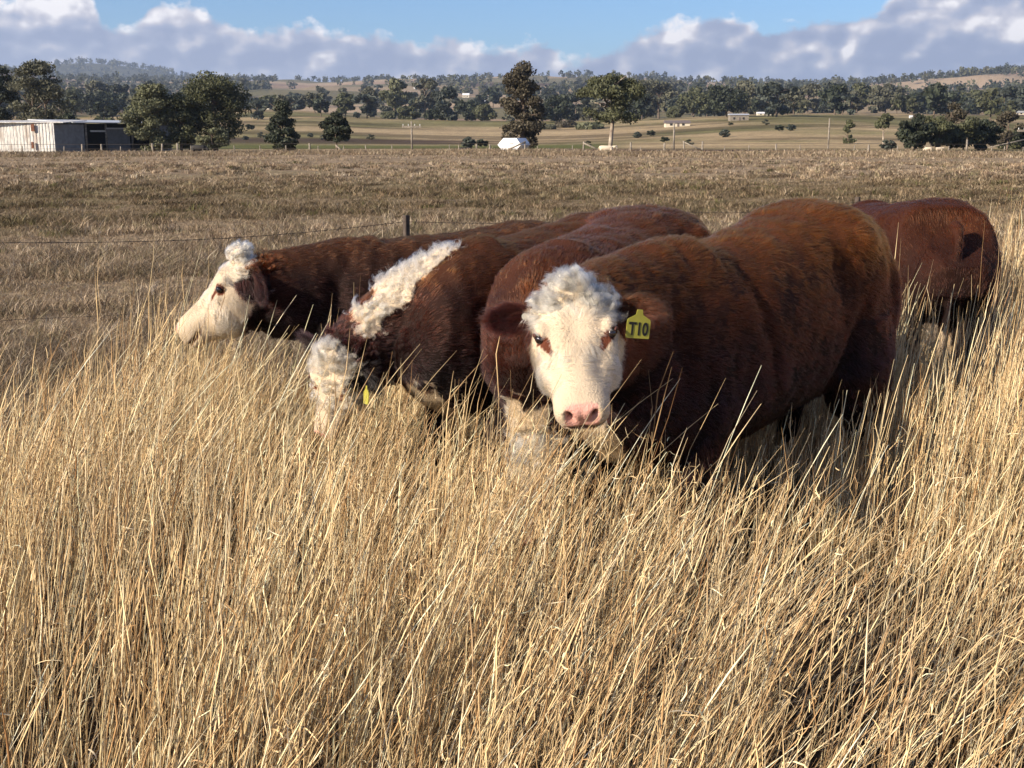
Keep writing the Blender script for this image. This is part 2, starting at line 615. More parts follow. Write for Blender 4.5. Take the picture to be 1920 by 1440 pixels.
def tree_geo(seed, h, w, leaf, n, style='gum', base=.25, lean=0.0, size=.22, clumps=26, trunks=1):
    """returns crown geometry and trunk tubes in local space (metres)"""
    g = np.random.default_rng(seed)
    tube = MB()
    cl = []
    tips = []
    for tnk in range(trunks):
        sx = (tnk - (trunks - 1) / 2) * w * .10
        top = Vector((sx * 2 + lean * h, g.normal(0, .03) * w, h * (.62 if style == 'gum' else .80)))
        mid = Vector((sx * 1.2 + g.normal(0, .03) * w, 0, h * .32))
        r = h * .028 / (trunks ** .5)
        tube.tube([(sx, 0, -.4), (sx, 0, h * .04), mid, (mid + top) / 2 + Vector((g.normal(0, .02) * w, 0, 0)), top], [r * 1.3, r, r * .8, r * .55, r * .2], 8)
        nl = 7
        for k in range(nl):
            q = g.uniform(.35, .95)
            s0 = mid.lerp(top, q) if q > .4 else mid
            a = k * 2.4 + g.uniform(-.4, .4)
            e = s0 + Vector((math.cos(a) * w * .33 * g.uniform(.6, 1.1), math.sin(a) * w * .33, h * g.uniform(.08, .24)))
            m_ = s0.lerp(e, .5) + Vector((0, 0, h * .03))
            tube.tube([s0, m_, e], [r * .45, r * .28, r * .1], 5)
            tips.append(e)
    # clump centres
    C = []
    for k in range(clumps):
        if style == 'gum':
            u = g.random(); a = g.uniform(0, 6.28)
            zz = base + (1 - base) * (u ** .75)
            prof = math.sin(min(1, (zz - base) / (1 - base) * .93 + .07) * math.pi) ** .45
            rr_ = w * .5 * prof * g.uniform(.25, .86)
            C.append((math.cos(a) * rr_ + lean * h * zz, math.sin(a) * rr_, h * zz * .95, w * g.uniform(.11, .20)))
        elif style == 'round':
            a = g.uniform(0, 6.28); v = g.uniform(-1, 1)
            rr_ = math.sqrt(1 - v * v)
            q = g.uniform(.5, .86)
            cz_ = h * (base + 1) / 2; hz = h * (1 - base) / 2
            C.append((math.cos(a) * rr_ * w * .5 * q, math.sin(a) * rr_ * w * .5 * q, cz_ + v * hz * q, w * g.uniform(.12, .19)))
        elif style == 'cone':
            u = g.random() ** .8
            zz = base + (1 - base) * u
            rr_ = w * .5 * ((1 - u) ** .55) * g.uniform(.35, .9) * (.55 + .45 * min(1, u * 5))
            a = g.uniform(0, 6.28)
            C.append((math.cos(a) * rr_, math.sin(a) * rr_, h * zz * .95, w * g.uniform(.11, .17)))
        elif style == 'umbrella':
            a = g.uniform(0, 6.28)
            rr_ = w * .5 * math.sqrt(g.random()) * .92
            lay = g.random()
            zz = h * (.90 - .22 * (rr_ / (w * .5)) ** 2) if lay < .45 else h * g.uniform(base, .80)
            if lay >= .45: rr_ *= .85
            C.append((math.cos(a) * rr_ + lean * h, math.sin(a) * rr_, zz, w * g.uniform(.09, .16)))
    C = np.array(C)
    wgt = C[:, 3] ** 2; wgt = wgt / wgt.sum()
    ci = g.choice(len(C), n, p=wgt)
    v = g.normal(0, 1, (n, 3)); v = nrm(v) * (g.random((n, 1)) ** .45)
    v[:, 2] *= .62
    if style == 'weep':
        v[:, 2] *= 1.8
    pos = C[ci, :3] + v * C[ci, 3:4] * 1.15
    pos[:, 2] = np.maximum(pos[:, 2], h * base * .35 if style != 'cone' else .1)
    # droop of gum leaves
    s = size * g.uniform(.6, 1.35, (n, 1))
    nn = nrm(v + g.normal(0, .75, (n, 3)))
    e1 = nrm(np.cross(nn, g.normal(0, 1, (n, 3))))
    e2 = np.cross(nn, e1)
    q = np.stack([pos - e1 * s - e2 * s * .45, pos + e1 * s * .2 - e2 * s * .6, pos + e1 * s + e2 * s * .35, pos - e1 * s * .25 + e2 * s * .6], 1)
    f = np.arange(n * 4).reshape(n, 4)
    base_c = np.array(LEAF[leaf])
    cc = base_c * (.72 + .56 * g.random((len(C), 1)))[ci] * g.uniform(.75, 1.3, (n, 1))
    cc = cc * np.array([1.0, 1.0, 1.0])
    return (q.reshape(-1, 3), f, np.repeat(cc, 4, 0)), tube


def ring_crown(V_, F_, C_, name):
    return mesh_np(name, V_, F_, M_leaf, np.clip(C_, 0, .9))


def make_tree(name, label, px, base_py, top_py, width_px, d, leaf='olive', style='gum', n=2600, base=.25, seed=0, lean=0.0, bark=None, clumps=26, group=None, size=None, trunks=1, cat='tree'):
    x = XatPX(px, d)
    z = gz(x, d)
    h = EYE + (250 - top_py) * d / F - z
    w = width_px * d / F
    root = empty(name, (x, d, z))
    tag(root, label, cat, group)
    (v, f, c), tb = tree_geo(seed, h, w, leaf, int(n * 2.0), style, base, lean, size * .62 if size else max(.08, d * .00105), clumps, trunks)
    link(bpy.data.objects.new('crown', ring_crown(v, f, c, 'crown')), root)
    tb.build('trunk', bark or M_bark, root)
    return root


T = make_tree
# around the shed and the left of the paddock
T('gum_tree', 'dark dense tree at the far left edge behind the tin shed', 22, 246, 122, 84, 150, 'dark', 'gum', 3400, .15, 1, clumps=30)
T('gum_tree', 'large spreading grey-green tree standing behind the tin shed', 96, 246, 122, 112, 145, 'grey', 'gum', 5200, .22, 2, clumps=40, trunks=2)
T('bush', 'low round dark bush behind the shed roof', 146, 250, 208, 62, 132, 'dark', 'round', 1000, .0, 3, clumps=16, cat='bush')
T('bush', 'small scrubby bush poking over the right end of the shed', 212, 250, 214, 54, 132, 'olive', 'round', 900, .0, 4, clumps=14, cat='bush')
T('pepper_tree', 'pale green drooping tree right of the tin shed', 300, 282, 163, 96, 116, 'pale', 'gum', 5600, .02, 5, clumps=46)
T('pepper_tree', 'big round topped dark tree, largest right of the shed', 416, 280, 139, 128, 120, 'olive', 'round', 7600, .06, 6, clumps=60)
T('pepper_tree', 'mid green leaning tree between the two big trees by the shed', 352, 283, 176, 76, 117, 'olive', 'gum', 3400, .03, 7, clumps=34)
T('bush', 'pale green bush at the foot of the big round tree', 412, 283, 240, 66, 114, 'pale', 'round', 1500, .0, 8, clumps=18, cat='bush')
T('cypress_tree', 'dark conical tree with a ragged skirt near the paddock fence', 541, 284, 190, 74, 108, 'dark', 'cone', 4400, .03, 9, clumps=44, size=.17)
T('cypress_tree', 'small dark round headed tree on a short trunk by the fence', 638, 281, 211, 56, 109, 'dark', 'round', 3000, .16, 10, clumps=34, size=.17)
T('casuarina_tree', 'tall reddish brown tree behind the white hexagonal feeder', 978, 284, 120, 84, 122, 'brown', 'gum', 6800, .06, 11, clumps=56)
T('gum_tree', 'spreading flat topped gum with a pale broken trunk', 1140, 283, 137, 118, 118, 'olive', 'umbrella', 5200, .36, 12, bark=M_palebark, clumps=54, lean=.01)
T('sapling', 'small upright bush alone on the tan slope', 1578, 262, 226, 30, 190, 'olive', 'cone', 700, .05, 13, clumps=16, cat='bush')
T('sapling', 'thin tree with pale stem on the tan slope beside the dark thicket', 1642, 276, 214, 34, 175, 'olive', 'gum', 700, .38, 14, bark=M_palebark, clumps=14)
# dark thicket on the right behind the pale cattle
for k, (px, b, t, w, lf) in enumerate([(1700, 274, 206, 66, 'dark'), (1742, 276, 212, 60, 'olive'), (1790, 276, 216, 74, 'olive'), (1828, 274, 219, 56, 'dark'), (1764, 274, 192, 64, 'brown')]):
    T('thicket_tree', ['dark bushy tree, leftmost of the thicket behind the pale cattle', 'low olive tree second from the left of the thicket', 'rounded olive tree in the middle of the thicket at right',
      'dark low tree, rightmost of the thicket behind the pale cattle', 'brownish tree rising above the thicket at right'][k], px, b, t, w, 130 + (12 if k == 4 else k * 2), lf, 'round', 2600, .0, 20 + k, clumps=26, group='trees of the thicket at right', size=.26)
for k, (px, b, t, w, lf) in enumerate([(1870, 262, 206, 56, 'brown'), (1905, 272, 226, 50, 'dark'), (1880, 276, 256, 70, 'olive'), (1960, 272, 210, 70, 'olive')]):
    T('bush', ['brownish open tree left of the power pole at right', 'dark bush behind the power pole at the right edge', 'low green scrub beside the sloping stay wire at right', 'olive tree just past the right edge'][k], px, b, t, w, 150 + k * 5, lf, 'round', 1700, .0, 30 + k, clumps=20, cat='bush', size=.26)

# the creek line: individually placed trees on the valley side
creek = [(1352, 250, 166, 88, 'dark'), (1306, 246, 180, 60, 'olive'), (600, 232, 176, 44, 'grey'), (655, 236, 180, 46, 'olive'), (700, 224, 170, 40, 'grey'), (745, 230, 150, 58, 'pale'), (802, 226, 146, 52, 'grey'), (842, 246, 172, 64, 'blue'), (880, 240, 190, 54, 'dark'),
         (912, 238, 196, 44, 'olive'), (820, 248, 208, 46, 'dark'), (770, 240, 205, 44, 'olive'), (735, 240, 213, 30, 'pale'), (1040, 252, 186, 74, 'dark'), (1076, 244, 178, 56, 'blue'), (1016, 250, 196, 40, 'dark'),
         (1060, 266, 232, 50, 'brown'), (1104, 268, 236, 56, 'pale'), (1028, 262, 238, 36, 'grey'), (1195, 232, 160, 66, 'grey'), (1228, 226, 152, 66, 'grey'), (1292, 240, 172, 74, 'olive'), (1330, 240, 180, 60, 'blue'), (1385, 216, 156, 58, 'grey'),
         (1260, 244, 206, 42, 'olive'), (1440, 210, 160, 70, 'blue'), (1500, 214, 162, 62, 'grey'), (1545, 212, 158, 56, 'blue'), (1590, 216, 164, 62, 'olive'), (1642, 216, 156, 66, 'grey'), (1690, 212, 178, 62, 'dark'),
         (1735, 206, 168, 50, 'blue'), (1800, 210, 176, 60, 'olive'), (1850, 208, 176, 50, 'blue'), (1900, 212, 186, 60, 'dark'), (1410, 226, 192, 50, 'olive'), (1468, 222, 194, 44, 'dark'), (520, 218, 182, 44, 'olive'),
         (500, 226, 190, 40, 'dark'), (566, 226, 186, 40, 'blue'), (190, 236, 176, 76, 'dark'), (240, 222, 178, 60, 'dark'), (250, 210, 160, 44, 'blue'), (205, 206, 160, 50, 'grey'), (160, 210, 170, 40, 'olive'), (300, 204, 152, 44, 'blue'), (1160, 214, 162, 50, 'blue')]
LBL = {'grey': 'grey-green gum', 'olive': 'olive green tree', 'pale': 'pale green tree', 'blue': 'bluish green tree', 'dark': 'dark dense tree', 'brown': 'brownish bushy tree'}
def where(px):
    marks = [(96, 'beyond the large shed tree'), (260, 'beyond the gap by the shed'), (541, 'beyond the conical tree'), (638, 'beyond the small round tree'), (780, 'behind the crossarm power pole'),
             (880, 'left of the tall brown tree'), (1045, 'left of the flat topped gum'), (1200, 'right of the flat topped gum'), (1290, 'beside the low farmhouse roof'),
             (1400, 'beside the open carport'), (1500, 'above the tan slope'), (1640, 'above the tan slope crest'), (1760, 'beyond the dark thicket'), (1890, 'near the right edge')]
    return min(marks, key=lambda m: abs(m[0] - px))[1]
seen = {}
for k, (px, b, t, w, lf) in enumerate(creek):
    d = 250 + (285 - b) * 4.2 + (k * 37 % 50)
    lab = '%s by the creek %s' % (LBL[lf], where(px))
    T('gum_tree', lab, px, b, t, w, d, lf, ['gum', 'round', 'umbrella', 'gum'][k % 4] if lf != 'dark' else 'round', 1500, .10 if lf in ('dark', 'blue') else .2, 60 + k, clumps=22, group='trees of the creek line', size=d * .0021)

# prototypes copied for the middle distance
protos = []
for k, (lf, st) in enumerate([('olive', 'gum'), ('blue', 'round'), ('grey', 'gum'), ('dark', 'round'), ('blue', 'umbrella'), ('grey', 'round'), ('dark', 'gum')]):
    (v, f, c), tb = tree_geo(300 + k, 10.0, 9.0 if st != 'umbrella' else 11.0, lf, 620, st, .05 if st == 'round' else .16, 0, .85, 15)
    cm = ring_crown(v, f, c, 'crown')
    tob = tb.build('trunk', M_bark)
    tm = tob.data
    bpy.data.objects.remove(tob)
    protos.append((cm, tm, lf))
g = np.random.default_rng(909)
cnt = 0
rows = [(430, 50, 7, 12), (560, 60, 8, 13), (760, 64, 8, 14), (1050, 74, 9, 14)]
for (d0, num, h0, h1) in rows:
    for k in range(num):
        if cnt >= 290: break
        px = -60 + 2040 * (k + g.uniform(-.9, .9)) / num
        d = d0 * g.uniform(.84, 1.18)
        x = XatPX(px, d)
        keep = fbm(np.array([[x, d, 0.0]]), 1 / 120.0, 400, 3)[0]
        left = 1.0 if px < 480 or px > 1150 else .0
        if keep < .49 - .17 * left: continue
        z = gz(x, d)
        cm, tm, lf = protos[g.integers(0, len(protos))]
        r = empty('gum_tree', (x, d, z - .3), g.uniform(0, 6.28))
        sc_ = g.uniform(h0, h1) / 10.0 * (.75 if g.random() < .3 else 1)
        r.scale = (sc_ * g.uniform(.9, 1.3), sc_ * g.uniform(.9, 1.3), sc_)
        ring_ = {430: 'valley floor', 560: 'lower far slope', 760: 'mid far slope', 1050: 'upper far slope'}[d0]
        tag(r, '%s on the %s, %s' % ({'olive': 'olive gum', 'blue': 'bluish tree', 'grey': 'grey-green gum', 'dark': 'dark tree'}[lf], ring_, where(px)), 'tree', 'trees scattered over the far slope')
        link(bpy.data.objects.new('crown', cm), r)
        link(bpy.data.objects.new('trunk', tm), r)
        cnt += 1
print('midtrees', cnt)

# woodland that reads as one mass on the ridge and the far hill
def wood(n, seed, sampler, size, hh):
    g = np.random.default_rng(seed)
    x, y, sc_ = sampler(g, n)
    z = height(x, y)
    Q = 34
    m = len(x)
    c0 = np.stack([x, y, z], 1)
    hgt = g.uniform(hh[0], hh[1], m) * sc_
    wdt = hgt * g.uniform(.45, .85, m)
    v = nrm(g.normal(0, 1, (m * Q, 3))) * g.random((m * Q, 1)) ** .4
    cen = np.repeat(c0, Q, 0); H_ = np.repeat(hgt, Q); W_2 = np.repeat(wdt, Q)
    pos = cen + np.stack([v[:, 0] * W_2 * .6, v[:, 1] * W_2 * .6, H_ * (.52 + v[:, 2] * .46)], 1)
    s = (np.repeat(hgt, Q) * .13 * g.uniform(.6, 1.3, m * Q))[:, None]
    nn = nrm(v + g.normal(0, .6, v.shape))
    e1 = nrm(np.cross(nn, g.normal(0, 1, v.shape))); e2 = np.cross(nn, e1)
    q = np.stack([pos - e1 * s - e2 * s * .6, pos + e1 * s * .4 - e2 * s * .8, pos + e1 * s + e2 * s * .5, pos - e1 * s * .3 + e2 * s * .8], 1).reshape(-1, 3)
    f = np.arange(len(q)).reshape(-1, 4)
    pal = np.array([LEAF['dark'], LEAF['blue'], LEAF['olive'], LEAF['grey']])
    cc = pal[g.integers(0, 4, m)] * g.uniform(.75, 1.2, (m, 1))
    cc = np.repeat(cc, Q * 4, 0)
    return q, f, cc


def ridge(g, n):
    d = g.uniform(1200, 2600, n)
    px = g.uniform(-150, 2070, n)
    x = XatPX(px, d)
    p = np.stack([x, d, x * 0], 1)
    k = fbm(p, 1 / 260.0, 410, 3)
    side = np.where((px < 520) | (px > 1180), .16, 0.0) + np.where(px > 1500, .04, 0)
    ok = k > .545 - side
    return x[ok], d[ok], np.ones(ok.sum())


def hillw(g, n):
    d = g.uniform(3500, 5200, n)
    px = g.uniform(-200, 560, n)
    return XatPX(px, d), d, np.full(n, 1.5)


def skyl(g, n):
    px = g.uniform(-150, 2070, n)
    d = g.uniform(2250, 2700, n)
    x = XatPX(px, d)
    k = fbm(np.stack([x, x * 0, x * 0], 1), 1 / 150.0, 420, 3)
    ok = (k > .50) | (px > 1500) | (px < 480)
    return x[ok], d[ok], np.ones(ok.sum())


gg = [wood(2300, 1, ridge, .5, (8, 15)), wood(1500, 2, hillw, .5, (10, 16)), wood(420, 3, skyl, .5, (8, 17))]
V, Fc, C = join_geo(gg)
wm = mesh_np('woodland', V, Fc, M_leaf, C)
wo_ = link(bpy.data.objects.new('woodland', wm))
tag(wo_, 'far off eucalypt woodland covering the ridge line and the wooded hill', 'woodland', kind='stuff')

# scrub on the slope
g = np.random.default_rng(31)
for k in range(26):
    if k in (10, 11, 19, 21, 13): continue
    px, d = [(470, 250), (500, 262), (520, 275), (590, 268), (612, 255), (480, 300), (655, 248), (1100, 200), (1240, 215), (1350, 230), (1400, 240), (1500, 300), (1650, 142), (1545, 330), (905, 188), (880, 186), (1285, 190),
             (1450, 250), (1470, 255), (1330, 300), (1360, 310), (1395, 305), (1425, 300), (1215, 260), (1190, 255), (700, 262)][k]
    x = XatPX(px, d)
    cm, tm, lf = protos[[1, 5, 3][k % 3]]
    r = empty('shrub', (x, d, gz(x, d) - .2), g.uniform(0, 6))
    s_ = g.uniform(.10, .19)
    r.scale = (s_ * 1.5, s_ * 1.5, s_)
    tag(r, 'low %s shrub on the grass %s' % ({'blue': 'bluish', 'grey': 'grey', 'dark': 'dark'}[lf], where(px)), 'shrub', 'shrubs dotting the grassy slopes')
    link(bpy.data.objects.new('crown', cm), r)

# where several trees answer to one description, tell them apart by their order
sets = {}
for o_ in scene.objects:
    if o_.get('group') in ('trees scattered over the far slope', 'trees of the creek line', 'shrubs dotting the grassy slopes'):
        sets.setdefault(o_['label'], []).append(o_)
for lab, os_ in sets.items():
    if len(os_) < 2: continue
    os_.sort(key=lambda q: q.location.x / q.location.y)
    names = {2: ['left one', 'right one'], 3: ['leftmost', 'middle one', 'rightmost'], 4: ['leftmost', 'second from left', 'third from left', 'rightmost']}.get(len(os_)) or ['%s from left' % w_ for w_ in ('first', 'second', 'third', 'fourth', 'fifth', 'sixth', 'seventh', 'eighth', 'ninth', 'tenth')]
    for o_, w_ in zip(os_, names):
        o_['label'] = w_ + ' of the ' + lab if False else lab + ', ' + w_

# ================================================================== BUILDINGS
M_tin, nt = new_mat('old_corrugated_iron')
tcg = N(nt, 'ShaderNodeTexCoord')
nz_ = N(nt, 'ShaderNodeTexNoise'); nz_.inputs['Scale'].default_value = .9; nz_.inputs['Detail'].default_value = 6
mp = N(nt, 'ShaderNodeMapping'); mp.inputs['Scale'].default_value = (1.6, 1.6, .45)
L(nt, tcg.outputs['Object'], mp.inputs[0]); L(nt, mp.outputs[0], nz_.inputs['Vector'])
rust = ramp(nt, nz_.outputs['Fac'], [(.50, 0), (.66, 1)])
pn = N(nt, 'ShaderNodeTexNoise'); pn.inputs['Scale'].default_value = 5; L(nt, mp.outputs[0], pn.inputs['Vector'])
grey_ = ramp(nt, pn.outputs['Fac'], [(.3, (.46, .45, .43)), (.7, (.78, .76, .71))])
p = N(nt, 'ShaderNodeBsdfPrincipled'); p.inputs['Roughness'].default_value = .55; p.inputs['Metallic'].default_value = .15
L(nt, mixc(nt, mathn(nt, 'MULTIPLY', rust, .55), grey_, (.30, .20, .13)), p.inputs['Base Color'])
wv = N(nt, 'ShaderNodeTexWave'); wv.inputs['Scale'].default_value = 4.0; L(nt, tcg.outputs['Object'], wv.inputs['Vector'])
bp = N(nt, 'ShaderNodeBump'); bp.inputs['Strength'].default_value = .5; bp.inputs['Distance'].default_value = .02
L(nt, wv.outputs['Fac'], bp.inputs['Height']); L(nt, bp.outputs[0], p.inputs['Normal'])
o = N(nt, 'ShaderNodeOutputMaterial'); L(nt, p.outputs[0], o.inputs[0])
M_rust = simple('rusty_sheet', (.22, .09, .05), .85, noise=.4)
M_blueg = simple('shaded_grey_sheet', (.19, .20, .21), .6, noise=.25, nscale=3, metal=.1)
M_cream = simple('cream_wall', (.62, .56, .44), .8, noise=.1)
M_roofg = simple('pale_metal_roof', (.55, .56, .57), .4, noise=.1, metal=.2)
M_roofd = simple('dark_tiled_roof', (.16, .13, .12), .7, noise=.2)

# tin shed: long sunlit wall at left, open shaded bays at right; two walls meet at the corner at px 120
D1 = 112.0
cx = XatPX(121, D1)
zb = gz(cx, D1)
shed = empty('shed', (cx, D1, zb))
tag(shed, 'long low corrugated iron shed with patchy grey wall and open dark bays', 'shed')
s = F / D1
HH = 52 / s * 1.02
# corrugated left wall running left and slightly away
wl = MB()
n = 60
for i in range(n):
    u0, u1 = i / n, (i + 1) / n
    x0, x1 = -9.5 * u0, -9.5 * u1
    off = .04 * (i % 2)
    wl.box(x1, .9 * u0 - .06 - off, 0, x0, .9 * u0 + .05, HH)
wl.build('side_wall', M_tin, shed)
MB().box(-2.1, -.16, HH * .72, -1.8, -.08, HH * .97).build('rust_patch', M_rust, shed)
MB().box(-2.2, -.16, HH * .14, -1.98, -.08, HH * .36).build('rust_patch', M_rust, shed)
# right side: bays, recessed, facing away from the sun
RX = (262 - 121) / s
_mb0 = MB
class MB(_mb0):
    def build(s, name, mat, parent=None):
        for v_ in s.bm.verts:
            a_, b_ = v_.co.x * 2.0, v_.co.y
            v_.co.x = a_ * .5 - b_ * .866; v_.co.y = a_ * .866 + b_ * .5
        return super().build(name, mat, parent)
rw = MB(); rw.box(.0, .02, 0, RX * .24, .14, HH * .96); rw.build('front_panel', M_blueg, shed)
rw = MB(); rw.box(RX * .44, .16, 0, RX * .64, .26, HH * .80); rw.build('front_panel', M_blueg, shed)
rw = MB(); rw.box(RX * .83, .06, 0, RX * 1.02, .16, HH * .98); rw.build('front_panel', M_blueg, shed)
rw = MB(); rw.box(-.05, 2.6, 0, RX, 2.7, HH); rw.build('back_wall', M_dark, shed)  # near-black colour paints in the shade inside the open bays
rw = MB(); rw.box(RX * 1.0, .2, 0, RX * 1.02, 5.9, HH); rw.build('side_wall', M_tin, shed)
rw = MB()
rw.prism([(-.25, HH + .02), (6.2, HH + .32), (6.2, HH + .40), (-.25, HH + .10)], 0, RX * .14, RX * 1.03); rw.build('roof', M_roofg, shed)
MBr, MB = MB, _mb0
rw = MB(); rw.prism([(-.1, HH + .01), (6.2, HH + .25), (6.2, HH + .31), (-.1, HH + .07)], 0, -9.5, RX * .13); rw.build('roof', M_tin, shed)
MB = MBr
for q in (.26, .43, .66, .82):
    MB().tube([(RX * q, .1, 0), (RX * q, .1, HH)], .06, 6).build('post', M_greywood, shed)
MB().box(RX * .30, .08, HH * .70, RX * .43, .2, HH * .76).build('lintel', M_roofg, shed)
MB().box(RX * .43, .05, HH * .80, RX * .65, .14, HH * .85).build('lintel', M_roofg, shed)
rw = MB(); rw.prism([(RX * .67, .0), (RX * .81, .0), (RX * .81, HH * .22), (RX * .67, HH * .32)], 1, 1.5, 3.5)
tg = rw.build('feed_trough', M_blueg); tg.location = (cx, D1, zb); MB = _mb0; tag(tg, 'grey sheet metal trough lying inside the open right bay of the shed', 'trough')


def hut(name, label, px, d, wpx, hpx, roof=M_roofg, wall=M_cream, rk=.35, depth=None, rz=.0, cat='house'):
    x = XatPX(px, d); z = gz(x, d)
    w, h = wpx * d / F, hpx * d / F
    dp = depth or w * .6
    r = empty(name, (x, d, z), rz)
    tag(r, label, cat)
    MB().box(-w / 2, -dp / 2, -1.5, w / 2, dp / 2, h * (1 - rk)).build('wall', wall, r)
    b = MB()
    e = w * .04
    b.prism([(-dp / 2 - e, h * (1 - rk)), (dp / 2 + e, h * (1 - rk)), (0, h)], 0, -w / 2 - e, w / 2 + e)
    b.build('roof', roof, r)
    for q in (-.28, .22):
        MB().box(w * q - w * .05, -dp / 2 - .08, h * .15, w * q + w * .05, -dp / 2 + .05, h * .45).build('window', M_dark, r)
    MB().box(-w * .03, -dp / 2 - .07, -.2, w * .05, -dp / 2 + .05, h * .5).build('door', M_roofd, r)
    return r


hut('house', 'low farmhouse with long grey roof right of the flat topped gum', 1262, 330, 44, 11, M_roofd, M_cream, .45)
hut('carport', 'open pale carport beyond the dark tree on the slope', 1374, 350, 34, 12, M_roofg, M_greywood, .2, cat='carport')
hut('shed', 'white roofed shed on the crest right of the carport', 1420, 420, 24, 6, M_white, M_cream, .5, cat='shed')
hut('house', 'cream gabled house on the skyline left of the middle', 602, 1500, 17, 10, M_roofg, M_cream, .45)
hut('house', 'tiny white house on the ridge above the power pole', 786, 1600, 9, 6, M_white, M_white, .4)
hut('house', 'cream house low on the far slope beside the conical tree', 510, 700, 12, 9, M_cream, M_cream, .4)
hut('house', 'small cream house among trees right of the conical tree', 552, 680, 10, 8, M_white, M_cream, .4)
hut('shed', 'long white shed on the slope above the pale green tree', 338, 950, 26, 6, M_white, M_white, .4, cat='shed')
hut('house', 'white roofed house near the left edge of the hillside', 8, 1100, 16, 9, M_white, M_white, .4)
hut('house', 'pale green roofed house at the left edge below the white one', 3, 900, 14, 9, M_roofg, M_cream, .4)
hut('house', 'white house on the hillside right of the large tree at the shed', 178, 1000, 12, 8, M_white, M_white, .5)
hut('house', 'small white house at the foot of the wooded hill', 240, 1300, 8, 7, M_white, M_cream, .5)
hut('shed', 'white domed shed right of the thin tree on the far slope', 1782, 600, 13, 5, M_white, M_white, .6, cat='shed')
hut('shed', 'small white box shed above the dark thicket', 1690, 420, 7, 5, M_white, M_white, .3, cat='shed')
hut('house', 'long pale roofed house far right beyond the thicket', 1880, 520, 30, 7, M_roofg, M_cream, .5)
hut('house', 'cream house on the far slope between pole and brown tree', 876, 1200, 12, 8, M_white, M_cream, .4)
hut('house', 'pale house on the far slope left of the brown tree', 905, 1000, 14, 7, M_roofg, M_cream, .4)
hut('house', 'yellowish house on the slope behind the creek trees', 752, 1350, 14, 8, M_roofg, M_cream, .4)

# white hexagonal feeder
Df = 110.0
sF = Df / F
x = XatPX(957, Df); z = gz(x, Df)
fd_ = empty('feeder', (x, Df, z), R(-24), 1.0)
tag(fd_, 'white six sided metal feeder with dark shaded side standing by the fence', 'feeder')
hx6 = [(-26 * sF, 13 * sF), (-16 * sF, 1.5 * sF), (10 * sF, 1.5 * sF), (21 * sF, 13 * sF), (12 * sF, 25 * sF), (-14 * sF, 25 * sF)]
MB().prism(hx6, 1, -.0, 2.2).build('body', M_white, fd_)
MB().box(-.05, -.02, 8 * sF, .25, -.004, 19 * sF).build('hatch', M_roofg, fd_)
for q in (-12, 8):
    MB().box(q * sF - .05, .2, -.1, q * sF + .05, 2.0, 1.4 * sF).build('skid', M_steel, fd_)

# power poles
def pole(label, px, d, base, top, arm=True, stay=False):
    x = XatPX(px, d); z = gz(x, d)
    h = (base - top) * d / F
    r = empty('power_pole', (x, d, z)); tag(r, label, 'power pole')
    MB().tube([(0, 0, -.3), (0, 0, h)], [.13, .10], 8).build('post', M_greywood, r)
    if arm:
        MB().box(-1.2, -.08, h - .75, 1.2, .08, h - .52).build('crossarm', M_greywood, r)
        for q in (-1.05, -.4, .4, 1.05):
            MB().tube([(q, 0, h - .52), (q, 0, h - .3)], [.05, .035], 6).build('insulator', M_white, r)
    if stay:
        MB().tube([(0, 0, h * .8), (-5.5, 0, .2)], .035, 5).build('stay_wire', M_wire, r)
        MB().tube([(0, 0, h * .45), (-5.0, .2, .2)], .09, 5).build('brace', M_greywood, r)
pole('grey timber power pole with short crossarm in the green strip', 776, 150, 283, 233)
pole('pale thin pole left of the dark tree on the slope', 1257, 150, 283, 235, arm=False)
pole('thin power pole on the tan slope left of the lone bush', 1541, 160, 276, 222, arm=False)
pole('power pole with crossarm and sloping stay at the right edge', 1905, 140, 276, 230, stay=True)

# far paddock fence
ff = empty('paddock_fence', (0, 106, 0))
tag(ff, 'old timber post and wire fence running along the far side of the paddock', 'fence')
g = np.random.default_rng(5)
pxs = [15, 60, 136, 170, 206, 240, 285, 300, 316, 345, 370, 450, 497, 545, 588, 604, 650, 692, 740, 845, 862, 895, 920, 984, 1008, 1071, 1091, 1152, 1178, 1197, 1240, 1277, 1310, 1350, 1395, 1446, 1490, 1540, 1588, 1615, 1668, 1720, 1762, 1796, 1842, 1865, 1900]
big = {984: 15, 1091: 15, 1178: 14, 1277: 15, 1310: 14, 300: 12, 316: 11, 345: 12, 170: 11, 206: 11, 588: 11, 1796: 19, 895: 10, 920: 9, 1240: 12, 1446: 10, 1615: 9}
prev = None
for px in pxs:
    x = XatPX(px, 106.0); z = gz(x, 106)
    h = big.get(px, int(g.integers(6, 9))) * 106 / F + .25
    wq = .10 if px in big else .05
    MB().tube([(x, 0, z - .2), (x + g.normal(0, .04), 0, z + h)], [wq, wq * .85], 6).build('post', M_greywood, ff)
for (pa, pb_, ya, yb) in [(1091, 1125, .55, .12), (1277, 1310, .55, .12), (984, 948, .6, .1), (636, 650, .35, .05)]:
    xa, xb = XatPX(pa, 106), XatPX(pb_, 106)
    MB().tube([(xa, -.1, gz(xa, 106) + ya + .3), (xb, -.1, gz(xb, 106) + yb)], .08, 6).build('brace_rail', M_greywood, ff)
for zz in (.35, .75):
    pts = [(XatPX(px, 106), 0, gz(XatPX(px, 106), 106) + zz) for px in pxs[::2]]
    MB().tube(pts, .014, 4).build('wire', M_wire, ff)

